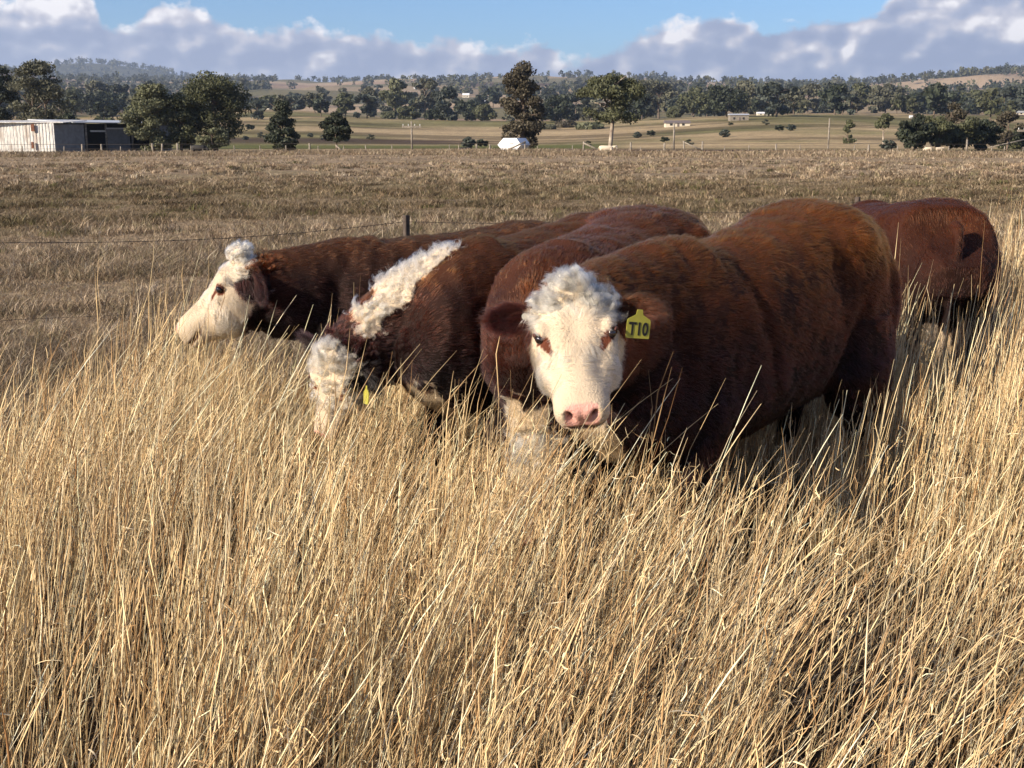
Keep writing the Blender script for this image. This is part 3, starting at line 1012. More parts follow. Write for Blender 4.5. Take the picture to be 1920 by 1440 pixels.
# ================================================================== NEAR WIRE FENCE
nf = empty('wire_fence', (0, 0, 0))
tag(nf, 'barbed wire fence on dark steel posts crossing behind the cattle', 'fence')
FP = [(-5.6, 5.7), (-3.2, 7.4), (-0.83, 9.25), (1.4, 10.7), (3.5, 12.0), (6.8, 14.0), (10.5, 16.3)]
def bar(a, b):
    return
for i, (x, y) in enumerate(FP):
    if i in (1, 3): continue
    z = gz(x, y)
    pb2 = MB()
    hgt = 1.03
    # star picket: three fins
    for k in range(3):
        a = k * 2.094 + .5
        c_, s_ = math.cos(a), math.sin(a)
        poly = [(x - s_ * .004, y + c_ * .004), (x + c_ * .030 - s_ * .004, y + s_ * .030 + c_ * .004), (x + c_ * .030 + s_ * .004, y + s_ * .030 - c_ * .004), (x + s_ * .004, y - c_ * .004)]
        pb2.prism(poly, 2, z - .2, z + hgt)
    pb2.build('post', M_steel, nf)
for wi, zz in enumerate((.98, .49)):
    wr_ = (.0022, .0014)[wi]
    w_ = MB()
    pts = []
    for (xa, ya), (xb, yb) in zip(FP, FP[1:]):
        for q in range(10):
            u = q / 10
            x, y = xa + (xb - xa) * u, ya + (yb - ya) * u
            pts.append((x, y, gz(xa, ya) * (1 - u) + gz(xb, yb) * u + zz - .05 * math.sin(math.pi * u)))
    w_.tube(pts, wr_, 5)
    if True:
        for (xa, ya, za), (xb, yb, zb_) in zip(pts, pts[1:]):
            for q in (.0, .33, .66):
                c0 = Vector((xa + (xb - xa) * q, ya + (yb - ya) * q, za + (zb_ - za) * q))
                for _ in range(2):
                    dv = Vector(g.normal(0, 1, 3)).normalized() * .020
                    w_.tube([c0 - dv, c0 + dv], wr_ * .7, 3)
    w_.build('wire', M_wire, nf)

# ================================================================== FAR CATTLE
M_pale = simple('pale_cream_hide', (.66, .56, .42), .8, noise=.15)
M_blk = simple('black_hide', (.02, .018, .017), .7, noise=.2)
def far_cow(label, px, d, L_px, mat, rz=0.0, graze=True, lying=False):
    x = XatPX(px, d); z = gz(x, d)
    k = L_px * d / F / 1.9
    r = empty('cow', (x, d, z - (.45 * k if lying else 0)), rz, k)
    tag(r, label, 'cow', 'distant cattle by the far fence')
    bm = bmesh.new()
    vs = [(-.85, 0, 1.0, .22, .26), (-.6, 0, 1.0, .28, .33), (0, 0, .97, .31, .35), (.5, 0, .98, .26, .33), (.75, 0, 1.02, .16, .22)]
    def lf(pts, rads):
        rings = []
        for i, p_ in enumerate(pts):
            p_ = Vector(p_)
            t_ = (Vector(pts[min(i + 1, len(pts) - 1)]) - Vector(pts[max(i - 1, 0)])).normalized()
            up = Vector((0, 0, 1)) if abs(t_.z) < .8 else Vector((1, 0, 0))
            sd_ = up.cross(t_).normalized(); u_ = t_.cross(sd_)
            rings.append([bm.verts.new(p_ + sd_ * rads[i][0] * math.cos(a) + u_ * rads[i][1] * math.sin(a)) for a in [2 * math.pi * q / 10 for q in range(10)]])
        for r0, r1 in zip(rings, rings[1:]):
            for q in range(10):
                bm.faces.new((r0[q], r0[(q + 1) % 10], r1[(q + 1) % 10], r1[q]))
        bm.faces.new(rings[0]); bm.faces.new(rings[-1])
    lf([v[:3] for v in vs], [v[3:] for v in vs])
    hd = [(.6, 0, 1.05), (.95, 0, 1.15 if not graze else .78), (1.08, 0, 1.2 if not graze else .55), (1.22, 0, 1.05 if not graze else .30), (1.30, 0, .95 if not graze else .18)]
    lf(hd, [(.15, .22), (.12, .17), (.12, .14), (.09, .09), (.07, .07)])
    for sx in (-.65, .5):
        for sy in (-.16, .16):
            lf([(sx, sy, .95), (sx, sy, .6), (sx - .03, sy, .3), (sx, sy, .0)], [(.14, .16), (.09, .10), (.05, .05), (.05, .06)])
    for sy in (-1, 1):
        lf([(1.02, sy * .1, 1.25 if not graze else .68), (1.0, sy * .22, 1.24 if not graze else .66), (.98, sy * .3, 1.2 if not graze else .62)], [(.03, .05), (.03, .06), (.01, .02)])
    lf([(-.86, 0, 1.15), (-.98, 0, .95), (-.97, 0, .45)], [(.04, .04), (.03, .03), (.02, .03)])
    bmesh.ops.recalc_face_normals(bm, faces=bm.faces)
    me = bpy.data.meshes.new('body'); bm.to_mesh(me); bm.free()
    for p_ in me.polygons: p_.use_smooth = True
    me.materials.append(mat)
    link(bpy.data.objects.new('body', me), r)
far_cow('cream cow standing in long grass under the flat topped gum', 1134, 104, 30, M_pale, graze=False, lying=True)
far_cow('pale cow grazing in front of the dark thicket, left of the pair', 1725, 106, 15, M_pale, rz=3.1)
far_cow('pale cow head up in front of the dark thicket, right of the pair', 1746, 107, 14, M_pale, graze=False)
far_cow('black cow lying under the big round tree', 385, 107, 30, M_blk, lying=True)
far_cow('black and tan cow lying left of the white feeder', 872, 107, 20, M_blk, lying=True, graze=False)

# ================================================================== GRAZED PADDOCK TUFTS
g = np.random.default_rng(77)
geo = []
PCOL = np.array([[.49, .38, .26], [.38, .285, .19], [.58, .47, .34], [.24, .175, .12], [.34, .29, .18]])


def tuft_layer(ntuft, d0, d1, blades, h0, h1, wk, seed, spread=.07, thr=.0, power=1.0, dark=1.0):
    g = np.random.default_rng(seed)
    u = g.random(ntuft)
    d = d0 * (d1 / d0) ** (u ** power)
    az_ = g.uniform(-.50, .50, ntuft)
    x, y = d * np.sin(az_), d * np.cos(az_)
    p = np.stack([x, y, x * 0], 1)
    k = fbm(p, .55, 131, 3)
    ok = (k > thr) & (y > grass_edge_p(x) - .6)
    x, y, d, p, k = x[ok], y[ok], d[ok], p[ok], k[ok]
    n = len(x)
    z0 = height(x, y)
    th = g.uniform(h0, h1, n) * (.55 + .9 * k)
    nb = blades
    X = np.repeat(x, nb) + g.normal(0, 1, n * nb) * spread
    Y = np.repeat(y, nb) + g.normal(0, 1, n * nb) * spread
    Z = np.repeat(z0, nb) - .01
    H_ = np.repeat(th, nb) * g.uniform(.45, 1.1, n * nb)
    D_ = np.repeat(d, nb)
    a = g.uniform(-3.14, 3.14, n * nb); m = g.uniform(.25, 1.25, n * nb)
    K = 3
    s_ = np.array([0, .55, 1.0])
    L_ = (H_ * m)[:, None] * (s_ ** 1.4)[None]
    path = np.stack([X[:, None] + np.cos(a)[:, None] * L_ + .15 * L_, Y[:, None] + np.sin(a)[:, None] * L_, Z[:, None] + H_[:, None] * (s_ - .25 * s_ ** 2)[None]], 2)
    w = (wk * np.maximum(1, D_ / 9.0))[:, None] * np.array([1, .8, .15])[None]
    sd = nrm(np.stack([-np.sin(a) * .6 + .4, np.cos(a) * .6, g.normal(0, .2, n * nb)], 1))
    c = PCOL[g.integers(0, len(PCOL), n)] * g.uniform(.6, 1.15, (n, 1))
    dd = np.hypot(x, y)
    f2 = fbm(p, .045, 52, 3)
    band = (sm(dd + (f2 - .5) * 14, 19, 25) * (1 - sm(dd + (f2 - .5) * 22, 38, 50)))[:, None]
    c = c * (1 - .40 * band * np.array([.85, .88, 1.0]))
    gr = (g.random(n) < .015 + .05 * band[:, 0])
    c[gr] = np.array([.13, .13, .05]) * g.uniform(.6, 1.3, (gr.sum(), 1))
    c = np.repeat(c, nb, 0) * g.uniform(.75, 1.2, (n * nb, 1)) * dark
    geo.append(ribbons(path, w, sd, c))


def grass_edge_p(x):
    return np.interp(x, [-6, -3.2, -2.2, -1.6, -1.1, 0, 1.5, 2.6, 3.6, 5, 8], [4.2, 4.4, 4.9, 5.2, 5.6, 6.6, 7.2, 7.9, 8.8, 9.5, 10.5])


tuft_layer(int(26000 * PASTQ), 4.5, 17, 12, .05, .13, .0034, 1, spread=.045)
tuft_layer(int(22000 * PASTQ), 14, 45, 8, .05, .15, .0036, 2, spread=.08)
tuft_layer(int(9000 * PASTQ), 40, 108, 7, .08, .22, .0038, 3, spread=.20, thr=.40)
tuft_layer(int(2600 * PASTQ), 5, 60, 16, .14, .30, .0036, 4, spread=.08, thr=.55)
tuft_layer(int(6500 * PASTQ), 6, 70, 22, .09, .20, .0045, 6, spread=.12, thr=.45, dark=.40)
tuft_layer(int(8000 * PASTQ), 6, 70, 20, .10, .26, .0042, 8, spread=.09, thr=.45, dark=1.35)
tuft_layer(int(6000 * PASTQ), 88, 106, 6, .20, .45, .0040, 5, spread=.3)
V, Fc, C = join_geo(geo)
pm = mesh_np('paddock_grass', V, Fc, M_pasture, np.clip(C, 0, .9))
po = link(bpy.data.objects.new('paddock_grass', pm))
tag(po, 'short grazed brownish grass and clods of the open paddock', 'grass', kind='stuff')
print('PASTURE verts', len(V))
geo = None

# ================================================================== CATTLE
def loft(bm, pts, rads, up=(0, 0, 1), n=28, ex=2.0, ups=None):
    """closed tube with (side, up) radii along pts; ex = superellipse exponent"""
    pts = [Vector(p) for p in pts]
    rings = []
    for i, p in enumerate(pts):
        t = (pts[min(i + 1, len(pts) - 1)] - pts[max(i - 1, 0)]).normalized()
        u0 = Vector(ups[i] if ups else up)
        side = u0.cross(t).normalized()
        u = t.cross(side).normalized()
        rs, ru = rads[i][:2]
        e = rads[i][2] if len(rads[i]) > 2 else ex
        ring = []
        for k in range(n):
            a = 2 * math.pi * k / n
            ca, sa = math.cos(a), math.sin(a)
            x = math.copysign(abs(ca) ** (2 / e), ca)
            y = math.copysign(abs(sa) ** (2 / e), sa)
            ring.append(bm.verts.new(p + side * (rs * x) + u * (ru * y)))
        rings.append(ring)
    for r0, r1 in zip(rings, rings[1:]):
        for k in range(n):
            bm.faces.new((r0[k], r0[(k + 1) % n], r1[(k + 1) % n], r1[k]))
    for r, p, fl in ((rings[0], pts[0], 1), (rings[-1], pts[-1], 0)):
        c = bm.verts.new(sum((v.co for v in r), Vector()) / len(r))
        for k in range(n):
            a, b = r[k], r[(k + 1) % n]
            bm.faces.new((b, a, c) if fl else (a, b, c))
    # side = up x t gives rings turning so that normals are fixed later
    return bm


def ellipsoid(bm, c, r, rot=None, seg=18):
    m = Matrix.Translation(Vector(c)) @ (rot.to_4x4() if rot else Matrix.Identity(4)) @ Matrix.Diagonal((*r, 1))
    bmesh.ops.create_uvsphere(bm, u_segments=seg, v_segments=seg // 2 + 2, radius=1.0, matrix=m)


def bez(p0, p1, p2, p3, n):
    out = []
    for i in range(n):
        t = i / (n - 1)
        out.append(p0 * (1 - t) ** 3 + p1 * 3 * t * (1 - t) ** 2 + p2 * 3 * t * t * (1 - t) + p3 * t ** 3)
    return out


# head loft in head frame: t along poll->muzzle, half width, half height, top offset (forehead line n)
HEAD = [(-0.045, .050, .045, -.045), (-0.02, .090, .085, -.012), (0.02, .108, .112, .004), (0.07, .120, .128, .006),
        (0.13, .124, .132, .004), (0.185, .120, .128, .000), (0.235, .108, .118, -.004), (0.285, .096, .104, -.006),
        (0.33, .085, .090, -.006), (0.375, .077, .079, -.005), (0.415, .075, .073, -.003), (0.450, .074, .068, -.006),
        (0.475, .066, .058, -.014), (0.492, .045, .040, -.030)]
T_EYE, S_EYE, N_EYE = 0.170, 0.120, -0.036


def smooth_mesh(bm_or_me, name, voxel, iters):
    me = bpy.data.meshes.new(name + '_raw')
    bmesh.ops.recalc_face_normals(bm_or_me, faces=bm_or_me.faces)
    bm_or_me.to_mesh(me)
    bm_or_me.free()
    o = bpy.data.objects.new(name, me)
    scene.collection.objects.link(o)
    md = o.modifiers.new('r', 'REMESH')
    md.mode = 'VOXEL'
    md.voxel_size = voxel
    sm_ = o.modifiers.new('s', 'SMOOTH')
    sm_.factor = 0.5
    sm_.iterations = iters
    dg = bpy.context.evaluated_depsgraph_get()
    res = bpy.data.meshes.new_from_object(o.evaluated_get(dg))
    bpy.data.objects.remove(o)
    bpy.data.meshes.remove(me)
    return res


M_skin, _nt = new_mat('cattle_hide')
_a = N(_nt, 'ShaderNodeAttribute', attribute_name='tint')
_p = N(_nt, 'ShaderNodeBsdfPrincipled')
_p.inputs['Specular IOR Level'].default_value = 0.25
_r = N(_nt, 'ShaderNodeAttribute', attribute_name='wet')
L(_nt, _a.outputs['Color'], _p.inputs['Base Color'])
L(_nt, mathn(_nt, 'SUBTRACT', 0.85, mathn(_nt, 'MULTIPLY', _r.outputs['Fac'], 0.5)), _p.inputs['Roughness'])
_tc = N(_nt, 'ShaderNodeTexCoord')
_nn = N(_nt, 'ShaderNodeTexNoise')
_nn.inputs['Scale'].default_value = 160
_nn.inputs['Detail'].default_value = 4
L(_nt, _tc.outputs['Object'], _nn.inputs['Vector'])
_b = N(_nt, 'ShaderNodeBump')
_b.inputs['Strength'].default_value = 0.45
_b.inputs['Distance'].default_value = 0.01
L(_nt, _nn.outputs['Fac'], _b.inputs['Height'])
L(_nt, _b.outputs[0], _p.inputs['Normal'])
_o = N(_nt, 'ShaderNodeOutputMaterial')
L(_nt, _p.outputs[0], _o.inputs[0])

M_fur, _nt = new_mat('cattle_coat')
_a = N(_nt, 'ShaderNodeAttribute', attribute_name='tint')
_h = N(_nt, 'ShaderNodeBsdfHairPrincipled')
_h.parametrization = 'COLOR'
_h.inputs['Roughness'].default_value = 0.38
_h.inputs['Radial Roughness'].default_value = 0.6
_h.inputs['Coat'].default_value = 0.0
_h.inputs['IOR'].default_value = 1.38
_h.inputs['Random Roughness'].default_value = 0.3
L(_nt, _a.outputs['Color'], _h.inputs['Color'])
_o = N(_nt, 'ShaderNodeOutputMaterial')
L(_nt, _h.outputs[0], _o.inputs[0])

M_eye = simple('eyeball', (0.015, 0.010, 0.010), 0.06, spec=0.7)
M_hoof = simple('hoof_horn', (0.10, 0.08, 0.06), 0.6, noise=0.4, nscale=20)
M_tag = simple('yellow_tag_plastic', (0.34, 0.32, 0.05), 0.4, noise=0.12, nscale=40)
M_button = simple('pale_button_plastic', (0.26, 0.24, 0.20), 0.5, noise=0.1)
M_ink = simple('tag_ink', (0.012, 0.012, 0.012), 0.5)

WHITE = np.array([0.62, 0.50, 0.36])
PINK = np.array([0.62, 0.33, 0.27])


def make_cow(label, origin, heading, scale, poll_w, axis_w, face_w, red=(0.20, 0.052, 0.018), voxel=0.013, head_scale=1.0,
             hairs=60000, crest=False, ear_droop=(0.1, 0.1), seed=0, neck_len=0.28, coat_len=1.0, strand=0.0005,
             tagged=None, tail_swing=0.0, hair_pts=5, mat_white=True, fat=0.0, neck_end=(.108, .150), eyep_k=1.0, hw=1.0, lit_back=1.0, ear_back=0.18, poll_t=.115, tilt=0.0, ear_t=.055, hd=1.0, slim=1.0):
    """origin: world ground point under the trunk centre; heading: angle of travel; head pose given in world space"""
    rz = heading
    root = empty('cow', origin, rz, scale)
    tag(root, label, 'cow', 'red and white beef cattle in the tall grass')
    W = Matrix.Translation(Vector(origin)) @ Matrix.Rotation(rz, 4, 'Z') @ Matrix.Diagonal((scale, scale, scale, 1))
    Wi = W.inverted()
    poll = Wi @ Vector(poll_w)
    R3 = Matrix.Rotation(-rz, 3, 'Z')
    hx = (R3 @ Vector(axis_w)).normalized()
    hn = (R3 @ Vector(face_w))
    hn = (hn - hx * hn.dot(hx)).normalized()
    hs = hn.cross(hx).normalized()            # head's side axis
    hk = head_scale

    def H(t, s, n):
        return poll + hx * (t * hk) + hs * (s * hk * hw) + hn * (n * hk * hd)

    bm = bmesh.new()
    # ---- trunk
    TR = [(-0.90, 1.04, .14, .13), (-0.875, 1.00, .235, .225), (-0.80, .975, .300, .275), (-0.68, .955, .335, .300),
          (-0.55, .945, .345, .305), (-0.38, .925, .335, .295), (-0.15, .90, .335, .310), (0.08, .880, .340, .315),
          (0.28, .868, .345, .300), (0.45, .868, .345, .275), (0.58, .870, .320, .245), (0.70, .88, .27, .205), (0.79, .89, .19, .145), (0.83, .90, .10, .08)]
    fk = [fat * float(np.clip((x + .95) / .25, 0, 1) * np.clip((.95 - x) / .3, 0, 1)) for x, z, h, w in TR]
    loft(bm, [(x, 0, z - k_ / 2 - tilt * (x + .05)) for (x, z, h, w), k_ in zip(TR, fk)], [(w * (slim if -.45 < x < .5 else 1) + k_ * .06, h + k_ / 2, 2.35 + .9 * float(np.clip((-x - .1) / .5, 0, 1))) for (x, z, h, w), k_ in zip(TR, fk)], n=36)
    ellipsoid(bm, (-0.54, 0, 1.20 + tilt * .5), (.12, .20, .08))                 # hook bones / loin
    for s in (-1, 1):
        ellipsoid(bm, (-0.53, s * .245, 1.15 + tilt * .5), (.085, .055, .07))
        ellipsoid(bm, (0.42, s * .165, .84 - tilt * .45), (.20, .105, .26), Matrix.Rotation(R(-14), 3, 'Y'))      # shoulder
        ellipsoid(bm, (-0.67, s * .18, .83), (.21, .14, .34), Matrix.Rotation(R(8), 3, 'Y'))      # thigh
        # hind leg: stifle forward, hock back
        loft(bm, [(-0.62, s * .18, .84), (-0.64, s * .205, .66), (-0.70, s * .20, .52), (-0.775, s * .18, .40), (-0.765, s * .17, .30), (-0.74, s * .17, .14), (-0.71, s * .17, .075), (-0.69, s * .17, .03)],
             [(.16, .20), (.15, .21), (.12, .17), (.075, .10), (.050, .058), (.042, .048), (.042, .046), (.045, .055)], up=(1, 0, 0), n=18)
        loft(bm, [(0.44, s * .17, .84), (0.41, s * .18, .64), (0.44, s * .17, .50), (0.47, s * .16, .36), (0.47, s * .16, .22), (0.47, s * .16, .12), (0.49, s * .16, .07), (0.50, s * .16, .03)],
             [(.11, .16), (.10, .13), (.078, .09), (.062, .070), (.048, .052), (.042, .046), (.042, .045), (.046, .055)], up=(1, 0, 0), n=18)
    # tail
    tl = bez(Vector((-0.87, 0, 1.17)), Vector((-1.02, 0, 1.16)), Vector((-0.97, tail_swing, .8)), Vector((-0.95, tail_swing * 1.4, .38)), 10)
    loft(bm, tl, [(.034, .034), (.032, .032), (.028, .028), (.024, .024), (.021, .021), (.019, .019), (.018, .018), (.022, .022), (.026, .026), (.012, .012)], up=(1, 0, 0), n=12)
    # ---- neck
    n0 = Vector((0.36, 0, .955))
    nend = H(0.075, 0, -0.145)
    back = -hx * 0.35 - hn * 1.0
    back.normalize()
    dd = (nend - n0).length
    npts = bez(n0, n0 + Vector((1, 0, .04)) * dd * .38, nend + back * dd * .30, nend, 11)
    nr = []
    for i in range(11):
        q = i / 10
        nr.append((.235 * (1 - q) ** .9 + .0 + neck_end[0] * q, .285 * (1 - q) ** .85 + neck_end[1] * q))
    # up vectors blend from world up to the head's (axis pointing poll-ward)
    hu = (-hx * 0.75 + hn * 0.55).normalized()
    ups = []
    for i in range(11):
        q = sm(np.array([i / 10.0]), 0.15, 1.0)[0]
        ups.append((Vector((0, 0, 1)) * (1 - q) + hu * q + Vector((0.001, 0, 0))).normalized())
    loft(bm, npts, nr, ups=ups, n=30)
    # dewlap / brisket fold
    dl = []
    for i in range(1, 9):
        t_ = (npts[min(i + 1, 10)] - npts[i - 1]).normalized()
        u = ups[i] - t_ * ups[i].dot(t_)
        dl.append(npts[i] - u.normalized() * (nr[i][1] * 0.86))
    dl = [Vector((0.50, 0, .60)), Vector((0.66, 0, .60))] + dl[2:]
    loft(bm, dl, [(.09, .09), (.085, .10)] + [(.06 * (1 - i * .08), .075 * (1 - i * .07)) for i in range(len(dl) - 2)], n=14)
    # ---- head
    hp, hr = [], []
    for t, w, h, top in HEAD:
        w, h = w * 1.17, h * 1.05
        hp.append(H(t, 0, top - h))
        hr.append((w * hk * hw, h * hk * hd, 2.5))
    loft(bm, hp, hr, ups=[hn] * len(hp), n=32)
    HR = Matrix((hx, hs, hn)).transposed()
    for s in (-1, 1):
        ellipsoid(bm, H(0.225, s * .080, -.130), (.125 * hk, .056 * hk, .095 * hk), HR)      # cheek muscle
        ellipsoid(bm, H(0.140, s * .104, -.034), (.045 * hk, .030 * hk, .030 * hk), HR)      # brow
        ellipsoid(bm, H(0.455, s * .045, -.052), (.034 * hk, .034 * hk, .042 * hk), HR)      # nostril wings
        ellipsoid(bm, H(0.20, s * .108, -.060), (.03 * hk, .018 * hk, .03 * hk), HR)
    ellipsoid(bm, H(-0.008, 0, -.018), (.055 * hk, .075 * hk, .045 * hk), HR)               # poll bump
    ellipsoid(bm, H(0.455, 0, -.125), (.035 * hk, .042 * hk, .022 * hk), HR)                # chin / lower lip
    # ---- ears: cupped leaves
    ear_info = []
    for s, droop in ((-1, ear_droop[0]), (1, ear_droop[1])):
        e0 = H(ear_t, s * .118, -.075)
        out = (hs * s * math.cos(droop) + hx * math.sin(droop) - hn * ear_back).normalized()
        opn = (hn * 0.92 + hx * 0.40 - out * (hn * 0.92 + hx * .4).dot(out)).normalized()    # where the cup opens
        wid = out.cross(opn).normalized()
        rings = []
        prof = [(-.02, .024, .026), (.02, .030, .030), (.052, .045, .030), (.092, .053, .026), (.132, .046, .020), (.164, .028, .013), (.182, .009, .006)]
        nU = 11
        for (d, w, cup) in prof:
            row = []
            for k in range(nU):
                u = -1 + 2 * k / (nU - 1)
                a = u * 1.25
                row.append(e0 + out * d * hk + wid * (w * math.sin(a) * hk) + opn * ((-cup * math.cos(a)) * 1.15 * hk))
            rings.append(row)
        th = 0.0085 * hk
        fr, bk = [], []
        for row in rings:
            cen = sum(row, Vector()) / nU + opn * .03
            fr.append([bm.verts.new(p + (cen - p).normalized() * th) for p in row])
            bk.append([bm.verts.new(p - (cen - p).normalized() * th) for p in row])
        nR = len(prof)
        for i in range(nR - 1):
            for k in range(nU - 1):
                bm.faces.new((fr[i][k], fr[i][k + 1], fr[i + 1][k + 1], fr[i + 1][k]))
                bm.faces.new((bk[i][k + 1], bk[i][k], bk[i + 1][k], bk[i + 1][k + 1]))
            for k, fl in ((0, 0), (nU - 1, 1)):
                q = (fr[i][k], fr[i + 1][k], bk[i + 1][k], bk[i][k])
                bm.faces.new(q if not fl else q[::-1])
        for i in (0, nR - 1):
            for k in range(nU - 1):
                bm.faces.new((fr[i][k], bk[i][k], bk[i][k + 1], fr[i][k + 1]))
        ear_info.append((e0, out, opn, wid))
    me = smooth_mesh(bm, 'cow_body', voxel, 5 if voxel < 0.01 else 4)
    me.name = 'cow_body'
    nv = len(me.vertices)
    co = np.empty(nv * 3, np.float32)
    me.vertices.foreach_get('co', co)
    co = co.reshape(-1, 3).astype(np.float64)

    def headco(p):
        d = p - np.array(poll)
        return d @ np.array(hx) / hk, d @ np.array(hs) / (hk * hw), d @ np.array(hn) / (hk * hd)

    def world_of_head(t, s, n):
        return np.array(poll) + (np.outer(t, hx) + np.outer(s, hs) + np.outer(n, hn)) * hk

    # ---- sculpt: eye sockets, nostrils, mouth line, muzzle, body muscles
    t, s, n = headco(co)
    dt, ds, dn = np.zeros(nv), np.zeros(nv), np.zeros(nv)
    # body landmarks: flank hollow, rib spring, shoulder edge, crease before the thigh
    x_, y_, z_ = co[:, 0], co[:, 1], co[:, 2]
    sy = np.sign(y_) * sm(np.abs(y_), .10, .20)
    def dent(cx, cz, rx, rz, amt, sl=0.0):
        u = (x_ - cx + sl * (z_ - cz)) / rx
        v = (z_ - cz) / rz
        co[:, 1] += sy * amt * np.exp(-u * u - v * v)
    dent(-.36, 1.08, .09, .09, -.040)
    dent(-.52, 1.17, .07, .05, .020)
    dent(-.44, .74, .045, .20, -.035, .35)
    dent(.20, .95, .045, .26, -.022, -.25)
    dent(.40, .98, .10, .20, .008, -.2)
    dent(.62, .86, .05, .18, -.022, -.2)
    dent(-.80, .95, .05, .20, .020)
    for sg in (-1, 1):
        g = np.exp(-(((t - T_EYE) / .022) ** 2 + ((s - sg * (S_EYE + .012)) / .03) ** 2 + ((n - N_EYE) / .016) ** 2))
        ds -= sg * .016 * g
        # nostril: comma-shaped pit on the front corners
        g = np.exp(-(((t - .474) / .022) ** 2 + ((s - sg * (.036 + .35 * (n + .045))) / .0125) ** 2 + ((n + .045) / .021) ** 2))
        dt -= .046 * g
        g = np.exp(-(((t - .20) / .05) ** 2 + ((s - sg * .10) / .03) ** 2 + ((n + .015) / .02) ** 2))
        ds -= sg * .006 * g
    g = np.exp(-(((n + .098 - .10 * np.clip(.47 - t, 0, .1)) / .006) ** 2)) * sm(t, .36, .42) * (t < .55)
    dt -= .026 * g * sm(t, .43, .46)
    ds -= np.sign(s) * .013 * g
    for sg in (-1, 1):
        g = np.exp(-(((t - .285) / .075) ** 2 + ((s - sg * .070) / .030) ** 2 + ((n + .02) / .04) ** 2))
        dn -= .014 * g
        ds -= sg * .008 * g
        g = np.exp(-(((t - .10) / .05) ** 2 + ((s - sg * .06) / .035) ** 2 + ((n - .01) / .04) ** 2))
        dn += .006 * g
    dn -= .008 * np.exp(-(((t - .16) / .035) ** 2 + (s / .035) ** 2)) * (n > -.06)
    g = np.exp(-((s / .010) ** 2)) * sm(t, .44, .47) * (t < .55) * (n > -.095)
    dt -= .006 * g
    co += (np.outer(dt, hx) + np.outer(ds, hs) + np.outer(dn, hn)) * hk
    me.vertices.foreach_set('co', co.astype(np.float32).ravel())
    me.update()
    nor = np.empty(nv * 3, np.float32)
    me.vertices.foreach_get('normal', nor)
    nor = nor.reshape(-1, 3).astype(np.float64)
    # lumps of muscle, folds at the neck and shoulder
    hm = np.exp(-(np.linalg.norm(co - np.array(H(.2, 0, -.1)), axis=1) / .33) ** 4)
    bump = (fbm(co, 5.5, seed + 3, 3) - .5) * .030 * (1 - hm) + (fbm(co * np.array([1, 1, .5]), 16, seed + 5, 2) - .5) * .010 * (1 - hm)
    co += nor * bump[:, None]
    me.vertices.foreach_set('co', co.astype(np.float32).ravel())
    me.polygons.foreach_set('use_smooth', np.ones(len(me.polygons), bool))
    me.update()

    redc = np.array(red)
    wd = np.array(poll) - np.array((0.42, 0, 1.2))
    wlen = np.linalg.norm(wd)
    wd = wd / wlen
    E = np.array([[*e[0]] for e in ear_info]); EO = np.array([[*e[1]] for e in ear_info])

    def regions(p):
        """masks (0..1) for a set of points"""
        t, s, n = headco(p)
        nz = fbm(p, 26, seed + 31, 3) - .5
        ear = np.zeros(len(p), bool)
        for k in range(2):
            d = p - E[k]
            al = d @ EO[k] / hk
            ear |= (al > .012) & (al < .24) & (np.linalg.norm(d - np.outer(al * hk, EO[k]), axis=1) < .085 * hk)
        face = (t > -.075) & (t < .56) & (np.abs(s) < .17) & (n > -.30)
        jaw_edge = -.175 - .35 * np.clip(t - .16, 0, .4) + nz * .07 - .02
        wface = face & (n > jaw_edge) & ~ear
        wface &= ~((t < .02) & (n < -.07 + nz * .04))
        wface |= (t > .30) & (t < .56) & (np.abs(s) < .15) & (n > -.3) & ~ear
        white = wface.astype(float)
        # white brisket, belly line, lower legs, tail switch
        x, y, z = p[:, 0], p[:, 1], p[:, 2]
        under = (z < .56 + nz * .10) & (np.abs(y) < .10 + nz * .1) & (x > -.75) & (x < .62)
        brk = (x > .50) & (z < .66 + nz * .16) & (np.abs(y) < .08 + nz * .06)
        legs = z < .24 + nz * .14
        swt = (x < -.90) & (z < .62 + nz * .1)
        white = np.maximum(white, (under | brk | legs | swt).astype(float))
        cr = np.zeros(len(p))
        if crest:
            al = (p - np.array((0.42, 0, 1.2))) @ wd
            up = np.array(hu) * (al / wlen)[:, None] * .6 + np.array([0, 0, 1.0]) * (1 - al / wlen)[:, None]
            cen = np.array((0.42, 0, 1.2)) + np.outer(al, wd)
            lat = np.abs(y - cen[:, 1])
            wdt = .046 + .040 * np.exp(-((al / wlen - .50) / .25) ** 2) + nz * .06
            on = (al > .10) & (al < wlen * .80 + nz * .1) & (lat < wdt) & (p[:, 2] > cen[:, 2] - .20)
            cr = on.astype(float)
            hole = np.exp(-((al - wlen * .66) / .05) ** 2 - ((y - cen[:, 1] + .05) / .045) ** 2) > .45
            cr *= ~hole
            white = np.maximum(white, cr)
        eyep = np.zeros(len(p))
        for sg in (-1, 1):
            d1 = ((t - T_EYE) / .024) ** 2 + ((s - sg * S_EYE) / .05) ** 2 + ((n - N_EYE) / .022) ** 2
            d2 = ((t - T_EYE - .034) / .036) ** 2 + ((s - sg * (S_EYE - .016 - .35 * np.clip(t - T_EYE, 0, .1))) / (.020 - .15 * np.clip(t - T_EYE, 0, .1))) ** 2 + ((n - N_EYE - .010) / .05) ** 2
            eyep = np.maximum(eyep, ((d1 < (1 + nz) * eyep_k) | (d2 < (1 + nz * 2) * eyep_k)).astype(float))
        nose = ((t > .443 + .30 * np.clip(np.abs(s) - .030, 0, 1) + nz * .006) & (n > -.092) & (n < .03) & (np.abs(s) < .052) & face).astype(float)
        lip = ((np.abs(n + .098 - .10 * np.clip(.47 - t, 0, .1)) < .011) & (t > .395) & face).astype(float)
